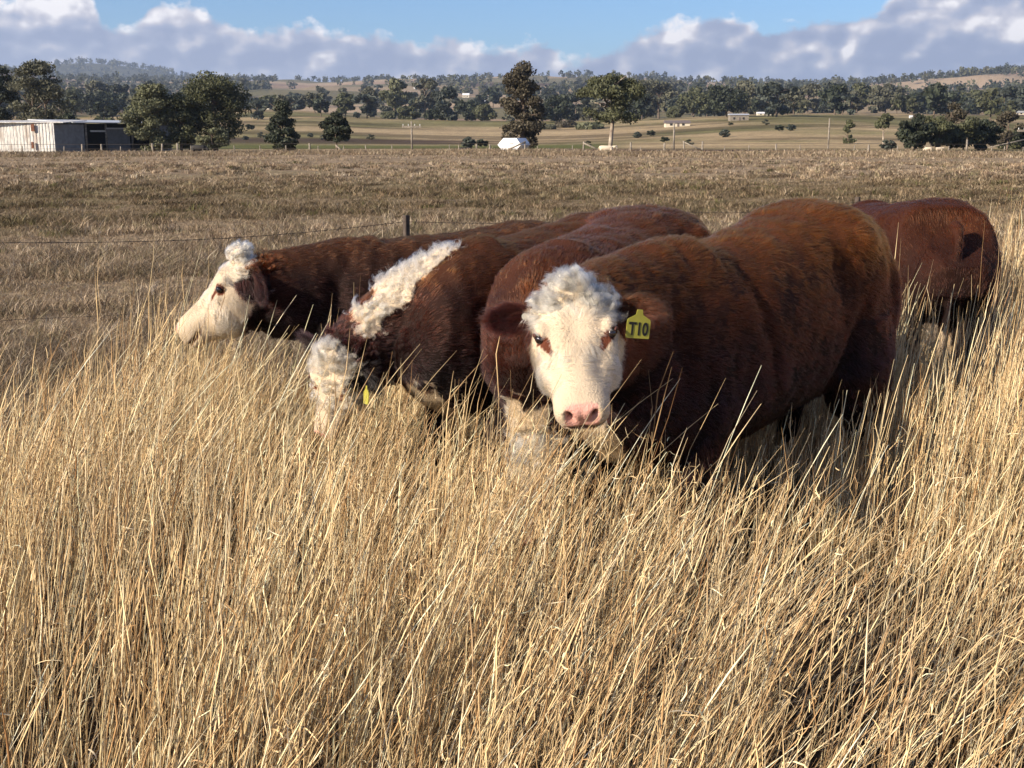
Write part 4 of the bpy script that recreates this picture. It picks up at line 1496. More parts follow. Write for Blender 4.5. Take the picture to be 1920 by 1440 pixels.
        return t, s, n, ear, face, white, cr, eyep, nose, lip, nz

    def colour(p, w, q=None):
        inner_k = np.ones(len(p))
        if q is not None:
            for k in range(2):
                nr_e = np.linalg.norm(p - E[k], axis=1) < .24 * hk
                inner_k = np.where(nr_e & ((q @ np.array(ear_info[k][2])) > .35), .58, inner_k)  # hair inside the ear cup darkened: its shade is painted in
        t, s, n, ear, face, white, cr, eyep, nose, lip, nz = w
        v = fbm(p, 7, seed + 41, 3)
        base = redc[None] * (0.72 + 0.6 * v)[:, None]
        tp = sm(p[:, 2] + (v - .5) * .12, .98, 1.24)[:, None] * lit_back
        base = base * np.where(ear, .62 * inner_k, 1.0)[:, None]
        base = base * (1 - .80 * sm(p[:, 2] + (v - .5) * .08, 1.10, .66))[:, None]  # shade of the lower flanks painted into the coat, darker downwards
        base = base * (1 + tp * np.array([1.7, 2.4, 2.0]))  # sunlit orange of the back painted into the coat, with its bleaching
        wc = WHITE[None] * (0.90 + .16 * vnoise(p, 30, seed + 5))[:, None]
        wc = wc * (1 + .10 * ((cr > .5) | (face & (t < poll_t)))[:, None])
        wc = wc * np.where(fbm(p, 12, seed + 61, 3) > .60, .90, 1.0)[:, None]
        # muddy lower legs and belly
        mud = sm(p[:, 2], .85, .35) * .60 * (1 - face)
        wc = wc * (1 - (mud * 1.3)[:, None] * np.array([.5, .6, .75]))
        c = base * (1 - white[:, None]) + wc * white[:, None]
        c = c * (1 - eyep[:, None]) + np.array([.13, .036, .016]) * eyep[:, None]
        return c, wc

    w = regions(co)
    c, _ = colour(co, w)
    t, s, n, ear, face, white, cr, eyep, nose, lip, nz = w
    pk = PINK[None] * (0.75 + .45 * fbm(co, 60, seed + 9, 2))[:, None]
    c = c * np.where(np.maximum(np.maximum(white, nose), eyep) > .5, .85, .34)[:, None]
    c = c * (1 - nose[:, None]) + pk * nose[:, None]
    pit = np.zeros(nv)
    for sg in (-1, 1):
        pit = np.maximum(pit, np.exp(-(((t - .455) / .024) ** 2 + ((s - sg * (.036 + .35 * (n + .045))) / .0095) ** 2 + ((n + .045) / .017) ** 2)))
    pit = sm(pit, .3, .8)
    c = c * (1 - pit[:, None]) + np.array([.10, .028, .022]) * pit[:, None]
    c = c * (1 - lip[:, None]) + np.array([.13, .07, .05]) * lip[:, None]
    for sg in (-1, 1):
        rim = np.exp(-(((t - T_EYE) / .02) ** 2 + ((s - sg * S_EYE) / .03) ** 2 + ((n - N_EYE) / .014) ** 2)) > .45
        c[rim] = (.11, .045, .035)
    a = me.attributes.new('tint', 'FLOAT_COLOR', 'POINT')
    cc = np.ones((nv, 4), np.float32)
    cc[:, :3] = c
    a.data.foreach_set('color', cc.ravel())
    a = me.attributes.new('wet', 'FLOAT', 'POINT')
    a.data.foreach_set('value', nose.astype(np.float32))
    me.materials.clear()
    me.materials.append(M_skin)
    body = link(bpy.data.objects.new('body', me), root)

    # ---- coat
    np_rng = np.random.default_rng(100 + seed)
    me.calc_loop_triangles()
    nt_ = len(me.loop_triangles)
    tri = np.empty(nt_ * 3, np.int32)
    me.loop_triangles.foreach_get('vertices', tri)
    tri = tri.reshape(-1, 3)
    me.vertices.foreach_get('normal', (nb := np.empty(nv * 3, np.float32)))
    nor = nb.reshape(-1, 3).astype(np.float64)
    A = np.linalg.norm(np.cross(co[tri[:, 1]] - co[tri[:, 0]], co[tri[:, 2]] - co[tri[:, 0]]), axis=1)
    cz = co[tri[:, 0]]
    th_, sh_, nh_ = headco(cz)
    near_head = np.linalg.norm(cz - np.array(H(.18, 0, -.08)), axis=1) < .38
    wgt = A * (0.25 + .75 * sm(cz[:, 2], .25, .5)) * np.where(near_head, 2.4, 1.0)
    wgt[cz[:, 2] < .18] = 0
    wgt /= wgt.sum()
    idx = np_rng.choice(nt_, hairs, p=wgt)
    r1, r2 = np.sqrt(np_rng.random(hairs)), np_rng.random(hairs)
    b0, b1, b2 = 1 - r1, r1 * (1 - r2), r1 * r2
    p = co[tri[idx, 0]] * b0[:, None] + co[tri[idx, 1]] * b1[:, None] + co[tri[idx, 2]] * b2[:, None]
    q = nrm(nor[tri[idx, 0]] * b0[:, None] + nor[tri[idx, 1]] * b1[:, None] + nor[tri[idx, 2]] * b2[:, None])
    w = regions(p)
    t, s, n, ear, face, white, cr, eyep, nose, lip, nz = w
    # drop strands on nose, lips, around eyes
    pit = np.zeros(len(p), bool)
    for sg in (-1, 1):
        pit |= (((t - T_EYE - .002) / .024) ** 2 + ((s - sg * S_EYE) / .05) ** 2 + ((n - N_EYE) / .021) ** 2) < 1
    keep = (nose < .5) & (lip < .5) & ~pit
    pit = pit[keep]
    p, q = p[keep], q[keep]
    w = tuple(x[keep] for x in w)
    t, s, n, ear, face, white, cr, eyep, nose, lip, nz = w
    M = len(p)
    # lengths
    ln = np.full(M, .027) * coat_len
    ln *= 1 + .45 * sm(p[:, 2], 1.08, 1.25)
    ln[p[:, 2] < .45] *= .55
    fm = face & ~ear
    ln[fm] = .026
    ln[fm] *= (1 - .70 * sm(t, .30, .42))[fm]
    ln[fm & (n < -.09) & (t < .36)] *= 1.5
    poll_m = fm & (t < poll_t + nz * .05) & (n > -.15)
    ln[fm & (t < .22) & ~poll_m & (n > -.05)] *= 1.35
    ln[poll_m] = .042
    ln[fm & ~pit & (np.abs(t - T_EYE) < .045) & (np.abs(n - N_EYE) < .045)] *= .45
    ln[cr > .5] = .042
    ln[ear] = .030 * (1 + .6 * np_rng.random(ear.sum()))
    ln[eyep > .5] = .006
    ln *= np_rng.uniform(.65, 1.25, M)
    # flow
    d0 = np.tile(np.array([-1.0, 0, -.42]), (M, 1))
    neckw = np.exp(-(np.linalg.norm(p - (np.array(poll) * .45 + np.array((.42, 0, 1.1)) * .55), axis=1) / (wlen * .62)) ** 4)
    nd = -wd + np.array([0, 0, -.25])
    d0 = d0 * (1 - neckw[:, None]) + nd * neckw[:, None]
    leg = sm(p[:, 2], .62, .45)
    d0 = d0 * (1 - leg[:, None]) + np.array([-.1, 0, -1.0]) * leg[:, None]
    # face whorl between the eyes
    tw = .15
    fd = np.outer(t - tw, hx) + np.outer(s * 1.0, hs)
    fd = nrm(fd) + np.outer(np.full(M, -.25), hn)
    fd = np.where((t > .26)[:, None], np.array(-hx) * .3 + np.outer(np.sign(s) * .8, hs) + np.array(-hn) * .6 + np.array(hx) * .1, fd)
    d0[fm] = fd[fm]
    for k in range(2):
        dd_ = p - E[k]
        al = dd_ @ EO[k] / hk
        mk = ear & (al > 0) & (np.linalg.norm(dd_, axis=1) < .25 * hk)
        d0[mk] = EO[k] + .35 * nrm(dd_[mk] - np.outer(al[mk] * hk, EO[k]))
    tan = d0 - q * (d0 * q).sum(1, keepdims=True)
    tan = nrm(tan)
    wave = vn3(p, 9, seed + 71) * .26 + vn3(p, 34, seed + 75) * .34
    lift = np.full(M, .36)
    lift[fm] = .38
    lift[poll_m | (cr > .5)] = .70
    lift[ear] = .55
    amp = np.full(M, 1.0)
    amp[fm & ~poll_m] = .55
    amp[ear] = .4
    amp *= np.where(p[:, 2] > .45, 1, .5)
    jit = np_rng.normal(0, .10, (M, 3))
    d = nrm(tan + q * lift[:, None] + wave * amp[:, None] + jit)
    # strands
    K = hair_pts
    curly = poll_m | (cr > .5)
    cell = np.where(curly, .023, np.where(face, .014, .012))
    if mat_white is False:
        cell = cell * 1.0
    ci = np.floor(p / cell[:, None] + vn3(p, 30, seed + 88) * .35)
    hh = [hash3(ci[:, 0].astype(int), ci[:, 1].astype(int), ci[:, 2].astype(int), seed + z_) for z_ in range(5)]
    ccen = (ci + .5) * cell[:, None]
    ctilt = np.stack([hh[0] - .5, hh[1] - .5, hh[2] - .5], 1)
    d = nrm(d + ctilt * np.where(curly, 1.0, .30)[:, None] * np.where(fm & ~poll_m, .8, 1.0)[:, None])
    ph = hh[3] * 6.283
    P_ = np.empty((M, K, 3))
    e1 = nrm(np.cross(d, q + 1e-3))
    e2 = np.cross(e1, d)
    tocl = ccen - p
    tocl -= q * (tocl * q).sum(1, keepdims=True)
    turn = np.where(curly, 5.4, 1.4) * (0.6 + .8 * hh[4])
    rad_ = np.where(curly, .011, .0022)
    rad_ = np.where(fm & ~poll_m, .0012, rad_)
    for k in range(K):
        u = k / (K - 1)
        bend = tan * (.55 * u) - np.array([0, 0, 1.0]) * (.22 * u)
        dk = nrm(d + bend * np.where(curly, .3, 1.0)[:, None])
        pos = p - q * .002 + dk * (ln * u)[:, None] + tocl * (np.where(fm & ~poll_m, .5, np.where(curly, .72, .50)) * u ** 1.1)[:, None]
        an = ph + turn * u
        pos += (e1 * (np.cos(an) - np.cos(ph))[:, None] + e2 * (np.sin(an) - np.sin(ph))[:, None]) * (rad_ * np.minimum(u * 1.6, 1))[:, None]
        P_[:, k] = pos
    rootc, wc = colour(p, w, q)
    vr = np_rng.uniform(.72, 1.28, M)
    cv_ = .90 + .20 * hh[2]
    rootc = rootc * (vr * np.where(white > .5, 1, cv_))[:, None]
    isred = (white < .5) & (eyep < .5)
    # sun-bleached tips: a few strands lighter and more orange
    bl = isred & (np_rng.random(M) < .10)
    rootc[bl] *= np.array([1.35, 1.4, 1.2])
    rootc = np.clip(rootc, .004, .92)
    hc = bpy.data.hair_curves.new('coat')
    hc.add_curves([K] * M)
    hc.points.foreach_set('position', P_.reshape(-1).astype(np.float32))
    rad = np.tile(np.linspace(1, .25, K), (M, 1)) * strand * np.where(curly, 1.35, np.where(fm, .85, 1.0))[:, None]
    hc.points.foreach_set('radius', rad.reshape(-1).astype(np.float32))
    at = hc.attributes.new('tint', 'FLOAT_COLOR', 'CURVE')
    c4 = np.ones((M, 4), np.float32)
    c4[:, :3] = rootc
    at.data.foreach_set('color', c4.ravel())
    hc.materials.append(M_fur)
    coat = link(bpy.data.objects.new('coat', hc), body)

    if tagged and tagged[4]:
        e0, out, opn, wid = ear_info[0]
        bt = MB()
        c0 = e0 + out * .030 + opn * .022
        bt.tube([c0 - opn * .004, c0 + opn * .006], [.012, .011], 14)
        bt.build('ear_button', M_button, body)
    # ---- eyes
    for sg in (-1, 1):
        b2 = bmesh.new()
        bmesh.ops.create_uvsphere(b2, u_segments=20, v_segments=14, radius=.0180 * hk)
        for f in b2.faces: f.smooth = True
        me2 = bpy.data.meshes.new('eye')
        b2.to_mesh(me2); b2.free()
        me2.materials.append(M_eye)
        e = link(bpy.data.objects.new('eye', me2), body)
        e.location = H(T_EYE, sg * (S_EYE - .009), N_EYE)
        # upper lid and pale lashes
        lid = MB()
        pts, rr = [], []
        for k in range(9):
            a = math.pi * (k / 8)
            pts.append(H(T_EYE - .0175 * math.sin(a) - .001, sg * (S_EYE + .0065 * math.sin(a) + .003), N_EYE + .019 * math.cos(a)))
            rr.append(.0022 + .0028 * math.sin(a))
        lid.tube(pts, rr, 8)
        lo = lid.build('eyelid', M_lid, body)
    # ---- hooves
    for x, y in ((-0.69, .17), (-0.69, -.17), (0.50, .16), (0.50, -.16)):
        hb = MB()
        hb.tube([(x, y, .075), (x + .01, y, .04), (x + .03, y, .002)], [.047, .056, .064], 12)
        hb.build('hoof', M_hoof, root)
    # ---- ear tag
    if tagged:
        side, wd_t, ht_t, off, text = tagged
        e0, out, opn, wid = ear_info[side]
        c0 = e0 + out * off[0] * hk + Vector(R3 @ Vector(off[1]))
        ex = (R3 @ Vector(tagged_axes[0])).normalized()
        ey = (R3 @ Vector(tagged_axes[1])).normalized()
        ez = ex.cross(ey).normalized()
        Mx = Matrix((ex, ey, ez)).transposed().to_4x4()
        Mx.translation = c0
        tb = bmesh.new()
        w_, h_ = wd_t / 2, ht_t
        poly = [(-w_ * .22, 0), (w_ * .22, 0), (w_ * .30, -h_ * .18), (w_ * .95, -h_ * .34), (w_, -h_ * .42), (w_, -h_ * .97), (w_ * .95, -h_), (-w_ * .95, -h_), (-w_, -h_ * .97), (-w_, -h_ * .42), (-w_ * .95, -h_ * .34), (-w_ * .30, -h_ * .18)]
        A_ = [tb.verts.new((x, y, .001)) for x, y in poly]
        B_ = [tb.verts.new((x, y, -.001)) for x, y in poly]
        tb.faces.new(A_); tb.faces.new(B_[::-1])
        for k in range(len(poly)):
            k2 = (k + 1) % len(poly)
            tb.faces.new((A_[k], B_[k], B_[k2], A_[k2]))
        mt = bpy.data.meshes.new('ear_tag')
        bmesh.ops.recalc_face_normals(tb, faces=tb.faces)
        tb.to_mesh(mt); tb.free()
        mt.materials.append(M_tag)
        et = link(bpy.data.objects.new('ear_tag', mt), body)
        et.matrix_local = Mx
        if text:
            fcu = bpy.data.curves.new('tag_number', 'FONT')
            fcu.body = text
            fcu.size = ht_t * .62
            fcu.align_x = 'CENTER'
            fcu.offset = ht_t * .016
            fcu.extrude = .0004
            to = bpy.data.objects.new('tmp', fcu)
            scene.collection.objects.link(to)
            dg = bpy.context.evaluated_depsgraph_get()
            tm = bpy.data.meshes.new_from_object(to.evaluated_get(dg))
            bpy.data.objects.remove(to)
            tm.materials.clear(); tm.materials.append(M_ink)
            xs = [v.co.x for v in tm.vertices]
            wtx = max(xs) - min(xs)
            cx = (max(xs) + min(xs)) / 2
            kx = wd_t * .84 / wtx
            for v in tm.vertices:
                v.co.x = (v.co.x - cx) * kx
                v.co.y = v.co.y - ht_t * .88
                v.co.z += .0019
            tt = link(bpy.data.objects.new('tag_number', tm), et)
            tt.name = 'tag_number'
    return root, body, H, W


M_lid = simple('eyelid_skin', (0.10, 0.035, 0.025), 0.5, noise=0.3, nscale=60)


def dirv(yaw, pitch):
    """unit vector: yaw measured from +x anticlockwise, pitch up"""
    return (math.cos(R(yaw)) * math.cos(R(pitch)), math.sin(R(yaw)) * math.cos(R(pitch)), math.sin(R(pitch)))




tagged_axes = ((1, 0.42, -0.10), (0.12, 0.10, 1))
HQ = HAIRQ
COW = {}
# front steer: face to the camera, trunk trailing to the right
COW['D'] = make_cow('red steer facing the camera with white curly face and yellow numbered ear tag',
                    (0.89, 4.70, 0), R(180 + 46), 1.03, P(1072, 543, 3.66), (0.05, -0.60, -0.79), (-0.08, -0.85, 0.45), red=(0.080, 0.0178, 0.0036), hw=1.14, poll_t=.088,
                    voxel=.0085, head_scale=.85, hairs=int(520000 * HQ), ear_droop=(-0.10, 0.02), seed=1, strand=.00042,
                    tagged=(1, .080, .088, (.100, (0.0, -.055, .010)), 'T10'), hair_pts=6, fat=.10, tilt=.075, slim=.95)
tagged_axes = ((0.5, -0.8, 0.1), (0.05, 0.1, 1))
COW['B'] = make_cow('red cow grazing head down with a shaggy white crest along its neck',
                    (0.10, 5.25, 0), R(180 + 53), 0.99, P(614, 668, 4.6), (-0.14, 0.15, -0.96), (-0.52, -0.87, 0.055), red=(0.054, 0.0115, 0.0026), poll_t=.26,
                    voxel=.011, head_scale=.77, hairs=int(260000 * HQ), crest=True, ear_droop=(-0.3, 0.5), seed=2, strand=.0005,
                    tagged=(1, .05, .075, (.10, (0, -.02, -.01)), ''), fat=.04)
tagged_axes = ((1, 0, 0), (0, 0, 1))
COW['A'] = make_cow('red calf in profile with head up and white face, leftmost of the herd',
                    (-0.42, 6.28, 0), R(180 + 22), .91, P(441, 476, 5.85), (-0.64, -0.12, -0.72), (-0.72, -0.22, 0.62), red=(0.034, 0.0074, 0.0020), neck_end=(.135, .205), eyep_k=1.25, ear_back=.95, poll_t=.04, ear_t=.02, hd=1.14,
                    voxel=.011, head_scale=1.12, hairs=int(260000 * HQ), ear_droop=(0.25, 0.35), seed=3, strand=.0005)
COW['C'] = make_cow('dark red cow grazing behind the steer, its head hidden low in the grass',
                    (0.37, 4.95, 0), R(180 + 66), 1.02, P(1003, 842, 4.22), (-0.08, -0.35, -0.93), (-0.20, -0.90, 0.35), red=(0.068, 0.0142, 0.0036), lit_back=.8,
                    voxel=.012, head_scale=.72, hairs=int(260000 * HQ), ear_droop=(0.3, 0.3), seed=4, strand=.00055)
COW['E'] = make_cow('maroon cow grazing furthest right with only its rump and flank in view',
                    (2.32, 7.18, 0), R(93), 1.0, (2.25, 8.3, .58), (-0.25, 0.40, -0.88), (-0.45, 0.75, .5), red=(0.068, 0.0145, 0.0042), lit_back=.35,
                    voxel=.014, head_scale=1.0, hairs=int(170000 * HQ), ear_droop=(0.2, 0.2), seed=5, strand=.0006, coat_len=.8, tail_swing=0.05)

# ================================================================== TALL DRY GRASS
def seg_dist(x, y, a, b):
    ax, ay = a; bx, by = b
    dx, dy = bx - ax, by - ay
    t = np.clip(((x - ax) * dx + (y - ay) * dy) / (dx * dx + dy * dy), 0, 1)
    return np.hypot(x - ax - t * dx, y - ay - t * dy), t


def grass_edge(x):
    return np.interp(x, [-6, -3.2, -2.3, -1.9, -1.3, 0, 1.5, 2.6, 3.6, 5, 8], [4.4, 4.7, 5.5, 6.2, 6.2, 6.6, 7.2, 7.9, 8.8, 9.5, 10.5])


COW_SEG = []
for k_, (ro, bo, H_, W_) in COW.items():
    a_ = W_ @ Vector((-0.70, 0, 0)); b_ = W_ @ Vector((0.55, 0, 0))
    COW_SEG.append(((a_.x, a_.y), (b_.x, b_.y)))
HEAD_PT = {k_: (v[2](0.2, 0, -.1), v[3]) for k_, v in COW.items()}


def scatter(density, ymin=1.15, clump=0.0, seed=0):
    g = np.random.default_rng(500 + seed)
    x0, x1, y0, y1 = -5.4, 6.8, ymin, 10.0
    n = int((x1 - x0) * (y1 - y0) * density)
    x = g.uniform(x0, x1, n); y = g.uniform(y0, y1, n)
    if clump:
        # gather round tussock centres
        c = 0.16
        ix, iy = np.floor(x / c), np.floor(y / c)
        jx = hash3(ix.astype(int), iy.astype(int), ix.astype(int) * 0, 5)
        jy = hash3(ix.astype(int), iy.astype(int), ix.astype(int) * 0, 6)
        cx, cy_ = (ix + .2 + .6 * jx) * c, (iy + .2 + .6 * jy) * c
        x = x + (cx - x) * clump; y = y + (cy_ - y) * clump
    ok = (x < .47 * y + 1.9) & (x > -.47 * y - 1.7)
    e = grass_edge(x) + (fbm(np.stack([x, y, x * 0], 1), 1.6, 9, 3) - .5) * 1.6
    fade = np.clip((e - y) / .9, 0, 1)
    ok &= g.random(n) < fade ** .7
    m = fbm(np.stack([x, y, x * 0], 1), 1.1, 21, 3)
    ok &= g.random(n) < sm(m, .32, .56) * .82 + .18
    ok &= g.random(n) < sm(vnoise(np.stack([x, y, x * 0], 1), 5.0, 23), .22, .62) * .80 + .20
    hole = 1.1 * np.exp(-((x - .88) / .20) ** 2 - ((y - 2.5) / .26) ** 2) + .8 * np.exp(-((x - .30) / .13) ** 2 - ((y - 2.2) / .13) ** 2) + .7 * np.exp(-((x + .35) / .14) ** 2 - ((y - 2.1) / .12) ** 2)
    ok &= g.random(n) > hole * .93
    for q_, (a_, b_) in enumerate(COW_SEG):
        ds_, _t = seg_dist(x, y, a_, b_)
        ok &= (ds_ > .36) | (g.random(n) < (.55 if q_ == 0 else .6 if q_ < 4 else 1.1))
    return x[ok], y[ok], g


CH = COW['C'][3] @ COW['C'][2](.1, 0, 0)
BH = COW['B'][3] @ COW['B'][2](.1, 0, 0)


def body_limit(x, y, h):
    """blades that would pass through an animal's trunk stay under its belly"""
    for q_, (a, b) in enumerate(COW_SEG):
        d, t = seg_dist(x + .06, y, a, b)
        h = np.where(d < .33, np.minimum(h, .42), h)
        h = np.where((d >= .33) & (d < .42), np.minimum(h, .62), h)
        # grazed and pushed down on the near side of each animal
        ym = a[1] + (b[1] - a[1]) * t
        j = hash3((x * 900).astype(int), (y * 900).astype(int), (x * 0).astype(int), 3)
        near = (d >= .30) & (d < .95 - .30 * sm(x, .9, 1.3)) & (y < ym - .05) & (j < .90) & (q_ < 2) & (np.hypot(x - CH[0], y - CH[1]) > .42) & (np.hypot(x - BH[0], y - BH[1]) > .40)
        h = np.where(near, np.minimum(h, .46 + .16 * j + .22 * np.clip(d - .55, 0, 1) + .17 * sm(x, .85, 1.25)), h)
    return h


def lean_field(x, y):
    p = np.stack([x, y, x * 0], 1)
    a = (vnoise(p, .9, 31) - .5) * 1.5 + .10           # direction, 0 = towards +x
    m = .12 + .62 * vnoise(p, .75, 33) ** 1.4
    # lodged patches: strong lean at the far left and lower right of the paddock
    m = m + .35 * np.exp(-((x + 1.7) ** 2 + (y - 4.9) ** 2) / 1.1) + .55 * np.exp(-((x - .95) ** 2 + (y - 2.6) ** 2) / .7)
    return a, m


HP3 = [(np.array(tuple(COW[k][3] @ COW[k][2](0.2, 0, -.1))), .8 if k in 'DA' else .35) for k in COW]


def avoid_head(paths, keep_r=.17):
    """drop stems whose upper part would run through a head"""
    bad = np.zeros(len(paths), bool)
    for c, kr in HP3:
        for off in ((0, 0, .12), (0, 0, 0), (0, 0, -.12)):
            d = np.linalg.norm(paths - (c + np.array(off)), axis=2)
            bad |= (d < keep_r * kr).any(1)
    return ~bad


geo = []
SC = GRASSQ
STRAW = np.array([[.80, .68, .42], [.74, .59, .34], [.88, .79, .56], [.42, .28, .14], [.73, .57, .33]])


def straw(g, n, lo=0.8, hi=1.15):
    c = STRAW[g.integers(0, len(STRAW), n)]
    c = c * g.uniform(lo, hi, (n, 1))
    return c


# 1. upright stems with slim seed heads
x, y, g = scatter(1500 * SC, clump=.45, seed=1)
n = len(x)
p0 = np.stack([x, y, x * 0], 1)
hn_ = vnoise(p0, .8, 41)
h = g.uniform(.42, .78, n) * (.80 + .38 * hn_)
tall = g.random(n) < .085
h[tall] *= g.uniform(1.12, 1.36, tall.sum())
h = np.where(x < -.6, h * (1.06 + .20 * np.exp(-((x + 1.7) / .8) ** 2 - ((y - 5.5) / .9) ** 2)), h)
h = h * (1 + .36 * sm(x, 1.3, 2.0) * sm(y, 3.5, 4.6))
h = h * (1 + .14 * sm(x, 1.6, 2.2) * sm(y, 5.2, 6.0))
h = h * (1 - .26 * np.exp(-((x / y + .215) / .045) ** 2) * sm(y, 4.0, 5.0))
h = np.minimum(h, .60 + .16 * y)
h = body_limit(x, y, h)
a, m = lean_field(x, y)
a = a + g.normal(0, .28, n)
m = m * g.uniform(.05, 1.0, n) ** 1.4
m[tall] *= .8
K = 8
s_ = np.linspace(0, 1, K)
L_ = (h * m)[:, None] * (s_ ** 1.55)[None]
z = h[:, None] * (s_[None] - .16 * np.clip(m, 0, 1.2)[:, None] * s_[None] ** 2.2)
wob = g.normal(0, .012, (n, K, 2)) * s_[None, :, None]
path = np.stack([x[:, None] + np.cos(a)[:, None] * L_ + wob[..., 0], y[:, None] + np.sin(a)[:, None] * L_ * .8 + wob[..., 1], z - .01], 2)
ok = avoid_head(path)
path, h, tall = path[ok], h[ok], tall[ok]; n = len(path)
fat_ = np.linspace(1, .62, K)[None] * g.uniform(.0008, .0017, n)[:, None]
headed = g.random(n) < .5
bumpw = np.where(headed[:, None], 1 + 1.2 * ((s_ > .72) & (s_ < .97))[None], 1.0)
rad = fat_ * bumpw
rad[:, -1] *= .4
c = straw(g, n, .72, 1.2)
dark = g.random(n) < .16
c[dark] *= np.array([.62, .52, .45])
c3 = c[:, None, :] * np.ones((1, K, 1))
c3[:, -3:] = c3[:, -3:] * np.array([1.0, .93, .86])
geo.append(prisms(path, rad, c3))

# 2. a scatter of tall leaning culms, thicker and paler
x, y, g = scatter(85 * SC, seed=2, ymin=1.5)
n = len(x)
h = body_limit(x, y, g.uniform(.70, 1.02, n) * np.clip(.55 + .13 * y, 0, 1))
h = np.minimum(h, .60 + .16 * y)
a, m = lean_field(x, y)
a = a + g.normal(0, .35, n)
m = np.clip(m * 1.0, .1, 1.5) * g.uniform(.6, 1.3, n)
K = 9; s_ = np.linspace(0, 1, K)
L_ = (h * m)[:, None] * (s_ ** 1.35)[None]
z = h[:, None] * (s_[None] - .24 * np.clip(m, 0, 1.4)[:, None] * s_[None] ** 2)
path = np.stack([x[:, None] + np.cos(a)[:, None] * L_, y[:, None] + np.sin(a)[:, None] * L_ * .7, z], 2)
ok = avoid_head(path); path = path[ok]; n = len(path)
rad = np.linspace(1, .5, K)[None] * g.uniform(.0013, .0021, n)[:, None] * (1 + .8 * ((s_ > .76) & (s_ < .98))[None])
c = straw(g, n, 1.0, 1.3)
geo.append(prisms(path, rad, c))

# 3. leaves: curved drooping ribbons
x, y, g = scatter(1500 * SC, clump=.5, seed=3)
n = len(x)
h = g.uniform(.10, .52, n)
h = np.minimum(body_limit(x, y, h), .5)
a0, m0 = lean_field(x, y)
a = np.where(g.random(n) < .55, a0 + g.normal(0, .8, n), g.uniform(-3.14, 3.14, n))
m = g.uniform(.2, .95, n)
K = 6; s_ = np.linspace(0, 1, K)
L_ = (h * m)[:, None] * (s_ ** 1.4)[None]
dr = g.uniform(.0, .75, n)
z = h[:, None] * (s_[None] - dr[:, None] * s_[None] ** 3)
path = np.stack([x[:, None] + np.cos(a)[:, None] * L_, y[:, None] + np.sin(a)[:, None] * L_, z], 2)
wd_ = g.uniform(.0018, .0042, n)[:, None] * np.array([.8, 1, 1, .85, .6, .12])[None]
sd = nrm(np.stack([-np.sin(a) + g.normal(0, .3, n), np.cos(a) + g.normal(0, .3, n), g.normal(0, .35, n)], 1))
c = straw(g, n, .55, 1.1) * np.array([1.0, .90, .80])
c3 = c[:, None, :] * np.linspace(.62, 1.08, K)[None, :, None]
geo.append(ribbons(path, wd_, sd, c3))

# 4. curled dead leaf flags borne all the way up the canes
x, y, g = scatter(2300 * SC, clump=.3, seed=4)
n = len(x)
hn_ = vnoise(np.stack([x, y, x * 0], 1), .8, 41)
zt = g.uniform(.06, .60, n) ** .85 * (.85 + .35 * hn_)
zt = np.minimum(zt, body_limit(x, y, zt + .02))
a0, m0 = lean_field(x, y)
ox = np.cos(a0) * zt * m0 * .6; oy = np.sin(a0) * zt * m0 * .5
ln_ = g.uniform(.015, .065, n)
yaw = g.uniform(-3.14, 3.14, n); pit = g.normal(.75, .55, n)
K = 5; s_ = np.linspace(0, 1, K)
curl = g.normal(0, 1.7, n); curl2 = g.normal(0, 1.2, n)
path = np.zeros((n, K, 3))
path[:, 0] = np.stack([x + ox, y + oy, zt], 1)
for k in range(1, K):
    yy = yaw + curl2 * s_[k]; pp = pit - curl * s_[k]
    st = ln_ / (K - 1)
    path[:, k] = path[:, k - 1] + np.stack([np.cos(yy) * np.cos(pp), np.sin(yy) * np.cos(pp), np.sin(pp)], 1) * st[:, None]
ok = avoid_head(path) & (path[:, :, 2].min(1) > .005)
path, yaw, zt = path[ok], yaw[ok], zt[ok]; n = len(path)
wd_ = g.uniform(.0012, .0034, n)[:, None] * np.array([.7, 1, 1, .8, .15])[None]
sd = nrm(np.stack([-np.sin(yaw), np.cos(yaw), g.normal(0, .6, n)], 1))
c = straw(g, n, .62, 1.2) * np.array([1.0, .92, .84])
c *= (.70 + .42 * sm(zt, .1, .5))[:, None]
geo.append(ribbons(path, wd_, sd, c))

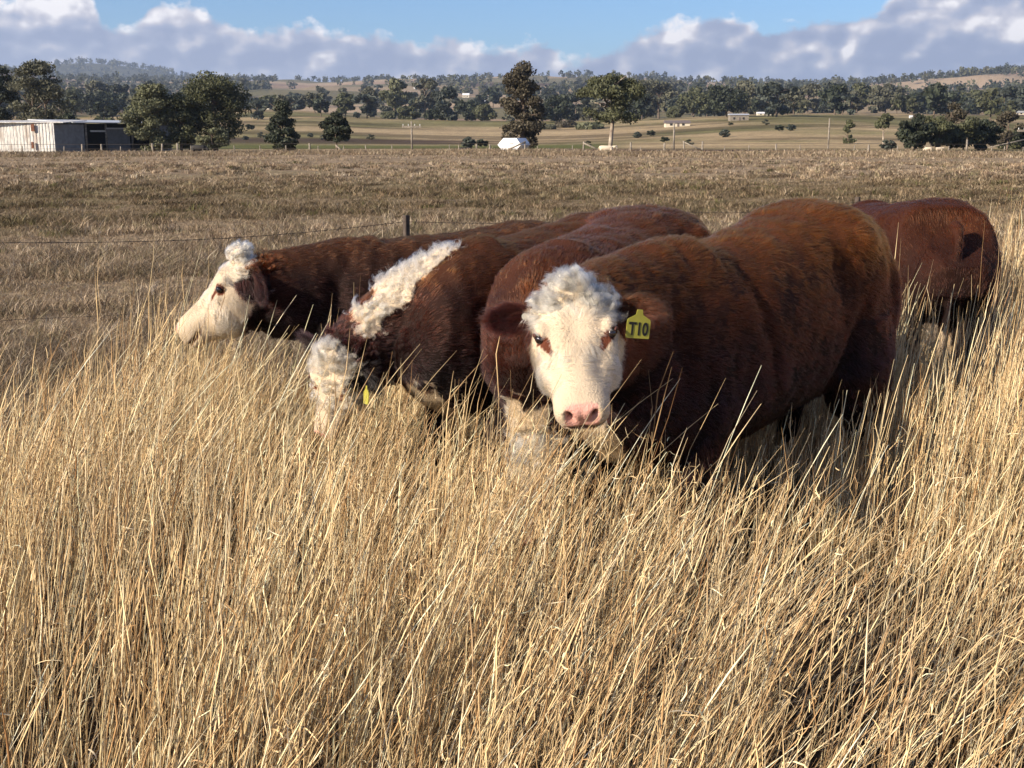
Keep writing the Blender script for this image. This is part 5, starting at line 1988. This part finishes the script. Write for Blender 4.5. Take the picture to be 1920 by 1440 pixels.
# 5. litter on the ground
x, y, g = scatter(700 * SC, seed=5)
n = len(x)
ln_ = g.uniform(.03, .14, n); yaw = g.uniform(-3.14, 3.14, n)
K = 3; s_ = np.linspace(0, 1, K)
path = np.stack([x[:, None] + np.cos(yaw)[:, None] * ln_[:, None] * s_, y[:, None] + np.sin(yaw)[:, None] * ln_[:, None] * s_, g.uniform(.004, .06, n)[:, None] + g.normal(0, .01, (n, K))], 2)
sd = np.stack([-np.sin(yaw), np.cos(yaw), 0 * yaw], 1)
geo.append(ribbons(path, np.full((n, K), .003), sd, straw(g, n, .35, .8) * np.array([1, .85, .7])))

V, Fc, C = join_geo(geo)
ok_mesh = mesh_np('tall_grass', V, Fc, M_straw, np.clip(C, 0, .9))
grass = link(bpy.data.objects.new('tall_grass', ok_mesh))
tag(grass, 'tall straw coloured dry grass leaning right around the cattle', 'grass', kind='stuff')
print('GRASS verts', len(V), 'faces', len(Fc))
geo = None

# a mouthful of straw hanging from the front steer's lips
g = np.random.default_rng(4)
Hd, Wd = COW['D'][2], COW['D'][3]
n = 26
m0 = np.array([tuple(Wd @ Hd(.470, g.uniform(-.055, .055), -.102 + g.uniform(-.004, .004))) for _ in range(n)])
a = g.uniform(-2.8, -.3, n); ln_ = g.uniform(.04, .15, n)
K = 6; s_ = np.linspace(0, 1, K)
sx = g.uniform(-1, 1, n)
path = m0[:, None, :] + np.stack([(sx * ln_ * .8)[:, None] * s_, (np.sin(a) * ln_ * .35)[:, None] * s_, -(ln_ * .8)[:, None] * s_ ** 1.5 + .01 * s_], 2)
v_, f_, c_ = prisms(path, np.full((n, K), .0009), straw(g, n, .8, 1.2))
mw = link(bpy.data.objects.new('straw_wisp', mesh_np('straw_wisp', v_, f_, M_straw, c_)))
tag(mw, 'wisp of dry straw hanging from the mouth of the steer facing the camera', 'straw', kind='stuff')

# ================================================================== AIR
mh, nt = new_mat('thin_haze')
pv = N(nt, 'ShaderNodeVolumePrincipled')
pv.inputs['Color'].default_value = (.62, .76, 1.0, 1)
pv.inputs['Density'].default_value = 0.00012
pv.inputs['Anisotropy'].default_value = .2
o = N(nt, 'ShaderNodeOutputMaterial')
L(nt, pv.outputs[0], o.inputs['Volume'])
zs = np.concatenate([Z_.ravel()])
hb = MB(); hb.box(-6600, -6600, float(zs.min()) - 1.0, 6600, 6600, float(zs.max()) + 60)
hz = hb.build('haze', mh)
tag(hz, kind='stuff')
cy.volume_step_rate = 1.0
